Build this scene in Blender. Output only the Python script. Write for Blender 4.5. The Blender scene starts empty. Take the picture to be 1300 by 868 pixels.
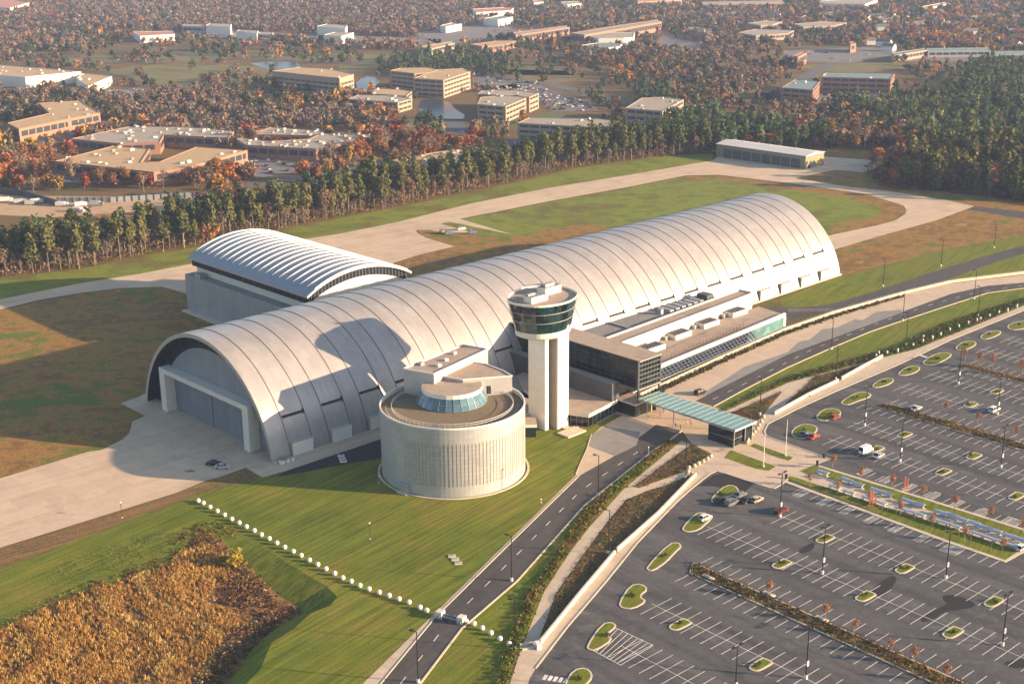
import bpy, bmesh, math, random
import numpy as np
from mathutils import Vector, Matrix
from mathutils.geometry import tessellate_polygon

random.seed(7); rng = np.random.default_rng(7)
R = math.radians
scene = bpy.context.scene
C = scene.collection

# ---------------------------------------------------------------- camera
PITCH, ROLL, FPX, CAM_H = 0.313490, -0.008009, 1700.38, 156.33
cp, sp, cr, sr = math.cos(PITCH), math.sin(PITCH), math.cos(ROLL), math.sin(ROLL)
cam_data = bpy.data.cameras.new('camera'); cam = bpy.data.objects.new('camera', cam_data); C.objects.link(cam)
r0, u0, f0 = Vector((1, 0, 0)), Vector((0, sp, cp)), Vector((0, cp, -sp))
rr_, uu_ = r0 * cr + u0 * sr, u0 * cr - r0 * sr
cam.matrix_world = Matrix(((rr_.x, uu_.x, -f0.x, 0), (rr_.y, uu_.y, -f0.y, 0), (rr_.z, uu_.z, -f0.z, CAM_H), (0, 0, 0, 1)))
cam_data.sensor_width = 36; cam_data.lens = FPX / 1300 * 36
cam_data.clip_start = 1; cam_data.clip_end = 60000
scene.camera = cam

# ---------------------------------------------------------------- light
SUN_EL, SUN_AZ = R(13.7), R(-10.5)          # azimuth from +x, counter-clockwise
sun_dir = Vector((math.cos(SUN_EL) * math.cos(SUN_AZ), math.cos(SUN_EL) * math.sin(SUN_AZ), math.sin(SUN_EL)))
world = bpy.data.worlds.new('World'); scene.world = world; world.use_nodes = True
nt = world.node_tree; nt.nodes.clear()
sky = nt.nodes.new('ShaderNodeTexSky'); sky.sky_type = 'NISHITA'; sky.sun_disc = False
sky.sun_elevation = SUN_EL; sky.sun_rotation = math.pi / 2 - SUN_AZ
sky.altitude = 100; sky.dust_density = 1.0; sky.ozone_density = 1.0
bg = nt.nodes.new('ShaderNodeBackground'); bg.inputs[1].default_value = 0.095
wo = nt.nodes.new('ShaderNodeOutputWorld')
nt.links.new(sky.outputs[0], bg.inputs[0]); nt.links.new(bg.outputs[0], wo.inputs[0])
sl = bpy.data.lights.new('sun', 'SUN'); sl.energy = 5.0; sl.angle = R(0.5); sl.color = (1.0, 0.72, 0.46)
so = bpy.data.objects.new('sun', sl); C.objects.link(so)
so.rotation_euler = (-sun_dir).to_track_quat('-Z', 'Y').to_euler()
scene.view_settings.view_transform = 'Standard'; scene.view_settings.look = 'None'
scene.view_settings.exposure = 1.66; scene.view_settings.gamma = 1
scene.view_settings.use_curve_mapping = False
scene.render.engine = 'CYCLES'
cy = scene.cycles
cy.use_denoising = True
cy.max_bounces = 5; cy.diffuse_bounces = 2; cy.glossy_bounces = 3; cy.transmission_bounces = 3
cy.transparent_max_bounces = 6; cy.volume_bounces = 0
cy.use_adaptive_sampling = True; cy.adaptive_threshold = 0.02
try: cy.denoising_prefilter = 'ACCURATE'
except Exception: pass

# ---------------------------------------------------------------- photo pixel (1300 x 868) -> point at height z
def G(px, py, z=0.0):
    X, Y = px - 650, py - 434
    X, Y = X * cr + Y * sr, -X * sr + Y * cr
    dx, du = X / FPX, -Y / FPX
    d = (dx, cp + du * sp, -sp + du * cp)
    t = (CAM_H - z) / (-d[2])
    return (d[0] * t, d[1] * t)
def P(x, y, z=0.0):
    z = z - CAM_H
    d = y * cp - z * sp; u = y * sp + z * cp
    X, Y = FPX * x / d, -FPX * u / d
    return (650 + X * cr - Y * sr, 434 + X * sr + Y * cr)

# frame of the great hangar: s along its axis, t across (positive = far side)
YAW = R(43.753); AX = (math.cos(YAW), math.sin(YAW)); PX = (-AX[1], AX[0]); ORG = (-97.104, 394.644)
def F(s, t): return (ORG[0] + AX[0] * s + PX[0] * t, ORG[1] + AX[1] * s + PX[1] * t)
def F3(s, t, z): a = F(s, t); return (a[0], a[1], z)
def ST(x, y): dx, dy = x - ORG[0], y - ORG[1]; return (dx * AX[0] + dy * AX[1], dx * PX[0] + dy * PX[1])
# frame of the car park rows
PO = G(893.7, 666.5); NA = (math.cos(R(-48)), math.sin(R(-48))); MA = (-NA[1], NA[0])
def N(n, m): return (PO[0] + NA[0] * n + MA[0] * m, PO[1] + NA[1] * n + MA[1] * m)
def NM(x, y): dx, dy = x - PO[0], y - PO[1]; return (dx * NA[0] + dy * NA[1], dx * MA[0] + dy * MA[1])

# ---------------------------------------------------------------- materials
def new_mat(name):
    m = bpy.data.materials.new(name); m.use_nodes = True
    t = m.node_tree; return m, t, t.nodes['Principled BSDF']
def plain(name, col, rough=0.7, metal=0.0, spec=0.3, var=0.0):
    m, t, b = new_mat(name)
    b.inputs['Base Color'].default_value = (*col, 1); b.inputs['Roughness'].default_value = rough
    b.inputs['Metallic'].default_value = metal; b.inputs['Specular IOR Level'].default_value = spec
    if var:
        co = t.nodes.new('ShaderNodeTexCoord'); n = t.nodes.new('ShaderNodeTexNoise'); n.inputs['Scale'].default_value = 0.35
        n.inputs['Detail'].default_value = 6; t.links.new(co.outputs['Object'], n.inputs['Vector'])
        mr = t.nodes.new('ShaderNodeMapRange'); mr.inputs[1].default_value = .3; mr.inputs[2].default_value = .7
        mr.inputs[3].default_value = 1 - var; mr.inputs[4].default_value = 1 + var
        t.links.new(n.outputs[0], mr.inputs[0])
        mx = t.nodes.new('ShaderNodeVectorMath'); mx.operation = 'SCALE'; mx.inputs[0].default_value = col
        t.links.new(mr.outputs[0], mx.inputs['Scale']); t.links.new(mx.outputs[0], b.inputs['Base Color'])
    return m
def ground_mat(name, cols, s1=0.02, s2=0.25, s3=2.0, rough=0.95, grain=0.35, bump=0.0, stripe=None, warp=0.0, joints=None):
    """mottled natural surface: two or three colours mixed by broad noise, broken up by fine grain"""
    m, t, b = new_mat(name); L = t.links.new; nd = t.nodes.new
    co = nd('ShaderNodeTexCoord')
    def noise(sc, det=6, rg=.6):
        n = nd('ShaderNodeTexNoise'); n.inputs['Scale'].default_value = sc; n.inputs['Detail'].default_value = det
        n.inputs['Roughness'].default_value = rg; n.inputs['Distortion'].default_value = warp
        L(co.outputs['Object'], n.inputs['Vector']); return n.outputs[0]
    ra = nd('ShaderNodeValToRGB'); e = ra.color_ramp.elements
    while len(e) < len(cols): e.new(0.5)
    for i, c in enumerate(cols):
        e[i].position = 0.36 + 0.28 * i / max(1, len(cols) - 1); e[i].color = (*c, 1)
    ad = nd('ShaderNodeMath'); ad.operation = 'MULTIPLY_ADD'; ad.inputs[1].default_value = .45
    L(noise(s2, 5), ad.inputs[0])
    s_ = nd('ShaderNodeMath'); s_.operation = 'MULTIPLY_ADD'; s_.inputs[1].default_value = .55; L(noise(s1, 8, .62), s_.inputs[0]); L(ad.outputs[0], s_.inputs[2])
    ad.inputs[2].default_value = 0.0
    L(s_.outputs[0], ra.inputs[0])
    fac = noise(s3, 4, .7)
    mr = nd('ShaderNodeMapRange'); mr.inputs[1].default_value = .3; mr.inputs[2].default_value = .7
    mr.inputs[3].default_value = 1 - grain; mr.inputs[4].default_value = 1 + grain; L(fac, mr.inputs[0])
    val = mr.outputs[0]
    if stripe:                      # mowing or driving direction streaks: (angle, scale, strength)
        an, sc, st = stripe
        mp = nd('ShaderNodeMapping'); mp.inputs['Rotation'].default_value = (0, 0, -an)
        mq = nd('ShaderNodeMapping'); mq.inputs['Scale'].default_value = (.03, 1, 1)
        L(co.outputs['Object'], mp.inputs[0]); L(mp.outputs[0], mq.inputs[0]); mp = mq
        n = nd('ShaderNodeTexNoise'); n.inputs['Scale'].default_value = sc; n.inputs['Detail'].default_value = 3; L(mp.outputs[0], n.inputs['Vector'])
        m2 = nd('ShaderNodeMapRange'); m2.inputs[1].default_value = .35; m2.inputs[2].default_value = .65
        m2.inputs[3].default_value = 1 - st; m2.inputs[4].default_value = 1 + st; L(n.outputs[0], m2.inputs[0])
        mu = nd('ShaderNodeMath'); mu.operation = 'MULTIPLY'; L(val, mu.inputs[0]); L(m2.outputs[0], mu.inputs[1]); val = mu.outputs[0]
    if joints:                      # slab joints: (angle, slab size, dark)
        an, sz, dk = joints
        mp = nd('ShaderNodeMapping'); mp.inputs['Rotation'].default_value = (0, 0, -an); L(co.outputs['Object'], mp.inputs[0])
        br = nd('ShaderNodeTexBrick'); br.offset = 0; br.inputs['Scale'].default_value = 1; br.inputs['Brick Width'].default_value = sz
        br.inputs['Row Height'].default_value = sz; br.inputs['Mortar Size'].default_value = .07; br.inputs['Color1'].default_value = (1, 1, 1, 1)
        br.inputs['Color2'].default_value = (.9, .9, .9, 1); br.inputs['Mortar'].default_value = (dk, dk, dk, 1); L(mp.outputs[0], br.inputs[0])
        mu = nd('ShaderNodeMath'); mu.operation = 'MULTIPLY'; L(val, mu.inputs[0]); L(br.outputs[0], mu.inputs[1]); val = mu.outputs[0]
    mx = nd('ShaderNodeVectorMath'); mx.operation = 'SCALE'; L(ra.outputs[0], mx.inputs[0]); L(val, mx.inputs['Scale'])
    L(mx.outputs[0], b.inputs['Base Color']); b.inputs['Roughness'].default_value = rough; b.inputs['Specular IOR Level'].default_value = .15
    if bump:
        bp = nd('ShaderNodeBump'); bp.inputs['Strength'].default_value = 1; bp.inputs['Distance'].default_value = bump
        L(noise(max(.5, s3 * .4), 5, .7), bp.inputs['Height']); L(bp.outputs[0], b.inputs['Normal'])
    return m
def leaf_mat(name, cols, tint=False, transl=0.25):
    """foliage; colour picked per tree (object random) or from a per-tree colour attribute"""
    m, t, b = new_mat(name); L = t.links.new; nd = t.nodes.new
    out = t.nodes['Material Output']; t.nodes.remove(b)
    if tint:
        at = nd('ShaderNodeAttribute'); at.attribute_name = 'tint'; col = at.outputs['Color']
    else:
        oi = nd('ShaderNodeObjectInfo'); ra = nd('ShaderNodeValToRGB'); e = ra.color_ramp.elements
        while len(e) < len(cols): e.new(.5)
        for i, c in enumerate(cols): e[i].position = i / max(1, len(cols) - 1); e[i].color = (*c, 1)
        L(oi.outputs['Random'], ra.inputs[0]); col = ra.outputs[0]
    geo = nd('ShaderNodeNewGeometry')
    mr = nd('ShaderNodeMapRange'); mr.inputs[3].default_value = .78 if tint else .66; mr.inputs[4].default_value = 1.22 if tint else 1.34; L(geo.outputs['Random Per Island'], mr.inputs[0])
    mx = nd('ShaderNodeVectorMath'); mx.operation = 'SCALE'; L(col, mx.inputs[0]); L(mr.outputs[0], mx.inputs['Scale'])
    d = nd('ShaderNodeBsdfDiffuse'); tr = nd('ShaderNodeBsdfTranslucent'); ms = nd('ShaderNodeMixShader'); ms.inputs[0].default_value = transl
    L(mx.outputs[0], d.inputs[0]); L(mx.outputs[0], tr.inputs[0]); L(d.outputs[0], ms.inputs[1]); L(tr.outputs[0], ms.inputs[2])
    L(ms.outputs[0], out.inputs[0]); return m
def glass_mat(name, col, rough=.08, metal=0.0, streak=0.0, ior=1.5):
    m, t, b = new_mat(name); b.inputs['Base Color'].default_value = (*col, 1); b.inputs['Roughness'].default_value = rough
    b.inputs['Metallic'].default_value = metal; b.inputs['Specular IOR Level'].default_value = .6
    if streak:
        co = t.nodes.new('ShaderNodeTexCoord'); v = t.nodes.new('ShaderNodeTexVoronoi'); v.inputs['Scale'].default_value = .22
        t.links.new(co.outputs['Object'], v.inputs['Vector'])
        mr = t.nodes.new('ShaderNodeMapRange'); mr.inputs[3].default_value = 1 - streak; mr.inputs[4].default_value = 1 + streak
        sx = t.nodes.new('ShaderNodeSeparateColor'); t.links.new(v.outputs['Color'], sx.inputs[0]); t.links.new(sx.outputs[0], mr.inputs[0])
        mx = t.nodes.new('ShaderNodeVectorMath'); mx.operation = 'SCALE'; mx.inputs[0].default_value = col
        t.links.new(mr.outputs[0], mx.inputs['Scale']); t.links.new(mx.outputs[0], b.inputs['Base Color'])
    return m
def panel_mat(name, col, w, h, rough=.5, metal=.3, mortar=.72, var=.06, uv=True, msz=.03, stain=.12, vert=False):
    """cladding: faint panel joints over UVs in metres, sheet-to-sheet variation and weather streaks"""
    m, t, b = new_mat(name); L = t.links.new; nd = t.nodes.new
    co = nd('ShaderNodeTexCoord'); br = nd('ShaderNodeTexBrick'); br.offset = 0 if vert else .5
    L(co.outputs['UV'], br.inputs[0])
    br.inputs['Scale'].default_value = 1; br.inputs['Brick Width'].default_value = w; br.inputs['Row Height'].default_value = h
    br.inputs['Mortar Size'].default_value = msz; br.inputs['Mortar Smooth'].default_value = .3
    br.inputs['Color1'].default_value = (*[c * (1 + var) for c in col], 1); br.inputs['Color2'].default_value = (*[c * (1 - var) for c in col], 1)
    br.inputs['Mortar'].default_value = (*[c * mortar for c in col], 1)
    n = nd('ShaderNodeTexNoise'); n.inputs['Scale'].default_value = .12; n.inputs['Detail'].default_value = 8; n.inputs['Roughness'].default_value = .65
    L(co.outputs['Object'], n.inputs['Vector'])
    mr = nd('ShaderNodeMapRange'); mr.inputs[1].default_value = .3; mr.inputs[2].default_value = .7; mr.inputs[3].default_value = 1 - stain; mr.inputs[4].default_value = 1 + stain
    L(n.outputs[0], mr.inputs[0]); mx = nd('ShaderNodeVectorMath'); mx.operation = 'SCALE'; L(br.outputs[0], mx.inputs[0]); L(mr.outputs[0], mx.inputs['Scale'])
    L(mx.outputs[0], b.inputs['Base Color']); b.inputs['Roughness'].default_value = rough; b.inputs['Metallic'].default_value = metal
    b.inputs['Specular IOR Level'].default_value = .3
    return m

M = {}
# ground
M['ground'] = ground_mat('rough_autumn_ground', [(.065, .080, .020), (.12, .085, .028), (.15, .085, .034), (.085, .085, .024)], .012, .12, 1.2, grain=.35, bump=.12)
M['brown_grass'] = ground_mat('dry_brown_grass', [(.085, .125, .018), (.115, .12, .022), (.26, .135, .036), (.14, .085, .028), (.32, .18, .055)], .022, .12, 1.3, grain=.5, bump=.1)
M['mulch'] = ground_mat('brown_mulch_strip', [(.13, .080, .032), (.18, .105, .042), (.10, .085, .028)], .05, .4, 1.5, grain=.35, stripe=(R(38), 1.2, .25), bump=.06)
M['lawn'] = ground_mat('mown_lawn', [(.080, .110, .010), (.118, .134, .012), (.18, .140, .026)], .014, .12, 1.8, grain=.28, stripe=(R(52), 1.1, .28), bump=.05)
M['lawn_bright'] = ground_mat('fresh_lawn', [(.090, .122, .010), (.125, .142, .012), (.14, .125, .020)], .025, .2, 1.8, grain=.28, stripe=(R(58), 1.2, .22), bump=.05)
M['infield'] = ground_mat('infield_grass', [(.14, .085, .028), (.115, .130, .018), (.16, .185, .022), (.12, .125, .022), (.13, .075, .028)], .011, .07, 1.0, grain=.35, bump=.08)
M['basin_soil'] = ground_mat('marsh_soil', [(.09, .055, .025), (.22, .12, .045), (.05, .036, .020), (.28, .16, .055)], .05, .35, 2, grain=.5, bump=.2)
M['concrete'] = ground_mat('apron_concrete', [(.46, .345, .24), (.52, .39, .275), (.41, .315, .225)], .015, .12, .8, rough=.85, grain=.06, stripe=(R(41), .5, .06), joints=(R(43.75), 7.5, .86))
M['taxi'] = ground_mat('taxiway_concrete', [(.47, .35, .235), (.53, .395, .27), (.44, .33, .225)], .01, .08, .6, rough=.85, grain=.06, stripe=(R(38), .3, .06), joints=(R(40), 9, .9))
M['walk'] = ground_mat('walk_concrete', [(.44, .35, .255), (.50, .40, .295), (.46, .365, .27)], .05, .4, 2, rough=.85, grain=.07, joints=(R(62), 2.2, .82))
M['plaza'] = ground_mat('plaza_paving', [(.46, .35, .25), (.51, .395, .285), (.48, .37, .265)], .05, .4, 2, rough=.85, grain=.07, joints=(R(43.75), 3.0, .84))
M['pave_grey'] = ground_mat('grey_paving', [(.22, .21, .19), (.26, .24, .215)], .05, .4, 2, rough=.85, grain=.08, joints=(R(43.75), 3.0, .84))
M['asphalt'] = ground_mat('road_asphalt', [(.060, .055, .051), (.080, .073, .067), (.068, .062, .058)], .03, .3, 1.6, rough=.9, grain=.12, stripe=(R(60), .5, .1))
M['lot'] = ground_mat('parking_asphalt', [(.066, .064, .063), (.096, .092, .089), (.075, .072, .071), (.118, .112, .106)], .03, .25, 1.6, rough=.9, grain=.16, stripe=(R(-48), .22, .22), warp=.6)
M['patch'] = ground_mat('fresh_and_dark_asphalt', [(.028, .027, .027), (.036, .034, .034)], .1, .5, 2, rough=.85, grain=.1)
M['far_road'] = plain('far_road', (.10, .095, .09), .9, var=.1)
M['sand'] = ground_mat('bare_earth', [(.34, .23, .13), (.42, .29, .17), (.30, .19, .10)], .02, .1, .5, grain=.12)
M['clay'] = plain('red_clay', (.28, .11, .045), .95, var=.15)
M['line'] = plain('road_paint', (.60, .56, .50), .7, var=.25)
M['yellow'] = plain('yellow_paint', (.55, .40, .10), .7)
M['kerb'] = plain('kerb_concrete', (.50, .42, .31), .85, var=.08)
M['bed'] = ground_mat('planted_bed', [(.11, .068, .032), (.15, .095, .045), (.095, .085, .030), (.07, .048, .025)], .08, .6, 2.5, grain=.5, bump=.12)
m, t, b = new_mat('pond_water'); b.inputs['Base Color'].default_value = (.035, .045, .055, 1); b.inputs['Roughness'].default_value = .28
M['water'] = m
# buildings
M['shell'] = panel_mat('hangar_metal', (.345, .318, .298), 1.22, 4.88, rough=.42, metal=.35, mortar=.90, var=.05, msz=.03, stain=.13)
M['seam'] = plain('standing_seam', (.20, .155, .13), .6, .3)
M['rim'] = plain('shell_rim', (.42, .38, .33), .5, .3, var=.06)
M['navy'] = glass_mat('navy_glazing', (.006, .009, .018), .45)
M['navy'].node_tree.nodes['Principled BSDF'].inputs['Specular IOR Level'].default_value = .15
M['endwall'] = panel_mat('end_wall_panels', (.22, .235, .255), .9, 30, rough=.5, metal=.2, mortar=.8, var=.05, vert=True)
M['door'] = panel_mat('hangar_door', (.16, .18, .21), 1.2, 30, rough=.5, metal=.2, mortar=.7, var=.06, vert=True, msz=.06)
M['white'] = plain('white_panel', (.66, .62, .55), .6, var=.05)
M['offwhite'] = plain('cream_panel', (.56, .52, .45), .6, var=.06)
M['slot'] = plain('dark_opening', (.012, .011, .011), .8)
M['bwall'] = panel_mat('annex_cladding', (.29, .29, .29), 1.5, 40, rough=.5, metal=.2, mortar=.72, var=.06, vert=True, msz=.08)
M['broof'] = plain('annex_roof_metal', (.25, .26, .28), .45, .35, var=.07)
M['rib'] = plain('white_roof_rib', (.78, .75, .70), .5)
M['drum'] = panel_mat('drum_cladding', (.40, .395, .385), 2.4, 1.25, rough=.42, metal=.3, mortar=.8, var=.05, vert=True, stain=.08)
M['drumrib'] = panel_mat('drum_ribbed_cladding', (.39, .38, .365), 1.15, 1.25, rough=.42, metal=.3, mortar=.76, var=.07, msz=.08, vert=True, stain=.08)
M['terrace'] = ground_mat('terrace_gravel', [(.14, .105, .065), (.19, .145, .09), (.16, .12, .08)], .1, .6, 2.5, grain=.25)
M['roof_tan'] = ground_mat('tan_roof_membrane', [(.30, .23, .17), (.36, .28, .21), (.26, .20, .155)], .04, .3, 1.2, grain=.12)
M['roof_gray'] = ground_mat('grey_roof_membrane', [(.19, .18, .165), (.24, .225, .205)], .05, .3, 1.2, grain=.12)
M['cladgrey'] = panel_mat('block_cladding', (.43, .41, .38), 1.6, 1.2, rough=.5, metal=.25, mortar=.82, var=.05)
M['tglass'] = glass_mat('tower_glass', (.004, .020, .022), .06, streak=.9)
M['dglass'] = glass_mat('black_glass', (.010, .016, .018), .07, streak=.8)
M['bglass'] = glass_mat('blue_glass', (.08, .17, .21), .12, streak=.4)
M['tealglass'] = glass_mat('teal_glass', (.09, .19, .19), .15, streak=.3)
M['wallgrey'] = plain('dark_zinc_wall', (.075, .082, .088), .5, .2, var=.15)
M['recess_shade'] = plain('tower_recess_shade', (.26, .235, .205), .7)  # white tower faces in shade, the shade put into a darker colour
M['wall_cream'] = plain('cream_wall', (.50, .44, .35), .8, var=.08)
M['mull'] = plain('mullion', (.25, .25, .24), .5, .3)
M['darkmull'] = plain('dark_mullion', (.07, .075, .08), .5, .3)
M['steel'] = plain('dark_steel', (.03, .03, .03), .5, .3)
M['redsteel'] = plain('brown_steel', (.17, .10, .075), .6)
M['lampmetal'] = plain('bronze_pole', (.025, .021, .018), .5, .3)
M['galv'] = plain('galvanised_metal', (.34, .35, .36), .45, .5, var=.1)
M['louvre'] = plain('bluegrey_louvre', (.10, .12, .17), .5, .3)
m, t, b = new_mat('canopy_glass'); b.inputs['Base Color'].default_value = (.20, .33, .31, 1); b.inputs['Roughness'].default_value = .2
b.inputs['Alpha'].default_value = .88; M['canopy'] = m
M['honor'] = plain('polished_foil', (.44, .46, .50), .42, .6)
M['orange'] = plain('orange_pylon', (.55, .14, .06), .6)
M['gold'] = plain('pollen_planter', (.45, .30, .07), .8)
M['rubber'] = plain('tyre_rubber', (.015, .015, .015), .8)
M['carglass'] = glass_mat('car_glass', (.012, .015, .018), .08)
M['lampglass'] = plain('lamp_lens', (.6, .6, .55), .3)
M['tail'] = plain('tail_lens', (.35, .02, .015), .4)
M['trunk'] = plain('bark', (.17, .135, .10), .9, var=.2)
M['twig'] = plain('young_bark', (.42, .36, .28), .9)
CARCOL = dict(white=(.72, .70, .66), black=(.015, .016, .018), silver=(.42, .43, .44), red=(.38, .03, .02), maroon=(.14, .02, .016), tan=(.50, .40, .26), blue=(.05, .09, .16), grey=(.16, .165, .17))
for k, v in CARCOL.items(): M['car_' + k] = plain('car_paint_' + k, v, .3, .2, .5)

# ---------------------------------------------------------------- mesh builder
class MB:
    def __init__(s): s.v = []; s.f = []; s.mi = []; s.uv = {}; s.mats = []
    def m(s, key):
        if key not in s.mats: s.mats.append(key)
        return s.mats.index(key)
    def poly(s, pts, mat, uv=None):
        i = len(s.v); s.v += [tuple(p) for p in pts]; s.f.append(tuple(range(i, i + len(pts)))); s.mi.append(s.m(mat))
        if uv: s.uv[len(s.f) - 1] = uv
    def tess(s, loops, z, mat):
        """flat polygon with holes"""
        flat = [p for l in loops for p in l]
        tr = tessellate_polygon([[Vector((p[0], p[1], 0)) for p in l] for l in loops])
        i = len(s.v); s.v += [(p[0], p[1], p[2] if len(p) > 2 else z) for p in flat]
        for a in tr:
            p = [flat[k] for k in a]
            ar = (p[1][0] - p[0][0]) * (p[2][1] - p[0][1]) - (p[1][1] - p[0][1]) * (p[2][0] - p[0][0])
            if abs(ar) < 1e-6: continue
            a = a if ar > 0 else a[::-1]
            s.f.append(tuple(i + k for k in a)); s.mi.append(s.m(mat))
    def prism(s, pts, z0, z1, side, top=None, bottom=False):
        ar = sum(a[0] * b[1] - b[0] * a[1] for a, b in zip(pts, pts[1:] + pts[:1]))
        if ar < 0: pts = pts[::-1]
        n = len(pts); u = 0
        for k in range(n):
            a, b = pts[k], pts[(k + 1) % n]; l = math.hypot(b[0] - a[0], b[1] - a[1])
            s.poly([(a[0], a[1], z0), (b[0], b[1], z0), (b[0], b[1], z1), (a[0], a[1], z1)], side, [(u, z0), (u + l, z0), (u + l, z1), (u, z1)]); u += l
        s.tess([pts], z1, top or side)
        if bottom:
            i = len(s.f); s.tess([pts], z0, top or side)
            for j in range(i, len(s.f)): s.f[j] = s.f[j][::-1]
    def sbox(s, s0, s1, t0, t1, z0, z1, side, top=None, bottom=False):
        s.prism([F(s0, t0), F(s1, t0), F(s1, t1), F(s0, t1)], z0, z1, side, top, bottom)
    def box(s, c, ux, hx, hy, z0, z1, side, top=None, bottom=True):
        uy = (-ux[1], ux[0])
        s.prism([(c[0] + ux[0] * a * hx + uy[0] * b * hy, c[1] + ux[1] * a * hx + uy[1] * b * hy) for a, b in ((-1, -1), (1, -1), (1, 1), (-1, 1))], z0, z1, side, top, bottom)
    def tube(s, pts, r, mat, n=6, r1=None, cap=True):
        pts = [Vector(p) for p in pts]; r1 = r if r1 is None else r1; rings = []
        for k, p in enumerate(pts):
            d = (pts[min(k + 1, len(pts) - 1)] - pts[max(k - 1, 0)]).normalized()
            a = d.cross(Vector((0, 0, 1)) if abs(d.z) < .9 else Vector((1, 0, 0))).normalized(); b = d.cross(a)
            rad = r + (r1 - r) * k / max(1, len(pts) - 1); i = len(s.v)
            for j in range(n):
                an = 2 * math.pi * j / n; s.v.append(tuple(p + (a * math.cos(an) + b * math.sin(an)) * rad))
            rings.append(i)
        mi = s.m(mat)
        for a, b in zip(rings, rings[1:]):
            for j in range(n): s.f.append((a + j, a + (j + 1) % n, b + (j + 1) % n, b + j)); s.mi.append(mi)
        if cap:
            s.f.append(tuple(rings[-1] + j for j in range(n))); s.mi.append(mi)
            s.f.append(tuple(rings[0] + j for j in reversed(range(n)))); s.mi.append(mi)
    def beam(s, a, b, w, h, mat):
        """rectangular bar between two 3-D points (w across, h upward)"""
        a, b = Vector(a), Vector(b); d = (b - a).normalized()
        x = d.cross(Vector((0, 0, 1))); x = (x if x.length > 1e-3 else Vector((1, 0, 0))).normalized() * w / 2; y = x.cross(d).normalized() * h / 2
        q = [a - x - y, a + x - y, a + x + y, a - x + y, b - x - y, b + x - y, b + x + y, b - x + y]
        for f in ((0, 3, 2, 1), (4, 5, 6, 7), (0, 1, 5, 4), (1, 2, 6, 5), (2, 3, 7, 6), (3, 0, 4, 7)): s.poly([q[k] for k in f], mat)
    def build(s, name, parent=None, smooth=False, base=None):
        me = bpy.data.meshes.new(name)
        off = Vector(base) if base is not None else (parent.location if parent is not None else Vector((0, 0, 0)))
        if parent is not None and parent.parent is not None and base is None: off = parent.matrix_world.translation
        par_off = off
        me.from_pydata([tuple(Vector(v) - par_off) for v in s.v], [], s.f)
        for k in s.mats: me.materials.append(M[k] if isinstance(k, str) else k)
        me.polygons.foreach_set('material_index', s.mi)
        if s.uv:
            ul = me.uv_layers.new(name='UVMap')
            for fi, uv in s.uv.items():
                for li, c in zip(me.polygons[fi].loop_indices, uv): ul.data[li].uv = c
        if smooth: me.polygons.foreach_set('use_smooth', [True] * len(me.polygons))
        me.update()
        o = bpy.data.objects.new(name, me); C.objects.link(o)
        if parent is not None: o.parent = parent
        elif base is not None: o.location = base
        return o

def tag(o, label=None, cat=None, group=None, kind=None):
    if label: o['label'] = label
    if cat: o['category'] = cat
    if group: o['group'] = group
    if kind: o['kind'] = kind
    return o
def thing(name, loc, label, cat, group=None, rz=0):
    o = bpy.data.objects.new(name, None); C.objects.link(o); o.location = (loc[0], loc[1], loc[2] if len(loc) > 2 else 0)
    o.rotation_euler = (0, 0, rz); o.empty_display_size = .5
    return tag(o, label, cat, group)
def copy_tree(o, parent=None):
    c = o.copy(); C.objects.link(c)
    if parent is not None: c.parent = parent
    for ch in KIDS.get(o.name, []): copy_tree(ch, c)
    return c
KIDS = {}
def remember(root):
    """note the children of a prototype once, so copies stay cheap"""
    for o in [root] + list(root.children_recursive): KIDS[o.name] = list(o.children)
    return root
def chaikin(pts, it=2, closed=True):
    for _ in range(it):
        q = []; n = len(pts); rg = range(n) if closed else range(n - 1)
        if not closed: q.append(pts[0])
        for k in rg:
            a, b = pts[k], pts[(k + 1) % n]
            q += [(a[0] * .75 + b[0] * .25, a[1] * .75 + b[1] * .25), (a[0] * .25 + b[0] * .75, a[1] * .25 + b[1] * .75)]
        if not closed: q.append(pts[-1])
        pts = q
    return pts
def px_poly(pts, z=0, smooth=0, closed=True):
    p = [G(*q, z) for q in pts]
    return chaikin(p, smooth, closed) if smooth else p
def sheet(name, pts, z, mat, smooth=0, holes=(), world=False):
    b = MB(); outer = pts if world else px_poly(pts, 0, smooth)
    b.tess([outer] + [list(h) for h in holes], z, mat)
    return tag(b.build(name), kind='structure')
def inside(p, poly):
    x, y = p; c = False; n = len(poly); j = n - 1
    for i in range(n):
        xi, yi = poly[i][0], poly[i][1]; xj, yj = poly[j][0], poly[j][1]
        if (yi > y) != (yj > y) and x < (xj - xi) * (y - yi) / (yj - yi) + xi: c = not c
        j = i
    return c
def offset_line(pts, d):
    out = []
    for k in range(len(pts)):
        a = pts[max(k - 1, 0)]; b = pts[min(k + 1, len(pts) - 1)]; l = math.hypot(b[0] - a[0], b[1] - a[1]) or 1
        out.append((pts[k][0] - (b[1] - a[1]) / l * d, pts[k][1] + (b[0] - a[0]) / l * d))
    return out
def ribbon(b, pts, w, z0, z1, mat):
    """raised strip of width w to both sides of a line on the ground"""
    l, r = offset_line(pts, w / 2), offset_line(pts, -w / 2)
    for k in range(len(pts) - 1):
        q = [r[k], r[k + 1], l[k + 1], l[k]]
        b.poly([(x, y, z1) for x, y in q], mat)
        b.poly([(*r[k], z0), (*r[k + 1], z0), (*r[k + 1], z1), (*r[k], z1)], mat)
        b.poly([(*l[k + 1], z0), (*l[k], z0), (*l[k], z1), (*l[k + 1], z1)], mat)
    for e in (0, -1):
        b.poly([(*r[e], z0), (*l[e], z0), (*l[e], z1), (*r[e], z1)], mat)
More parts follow.
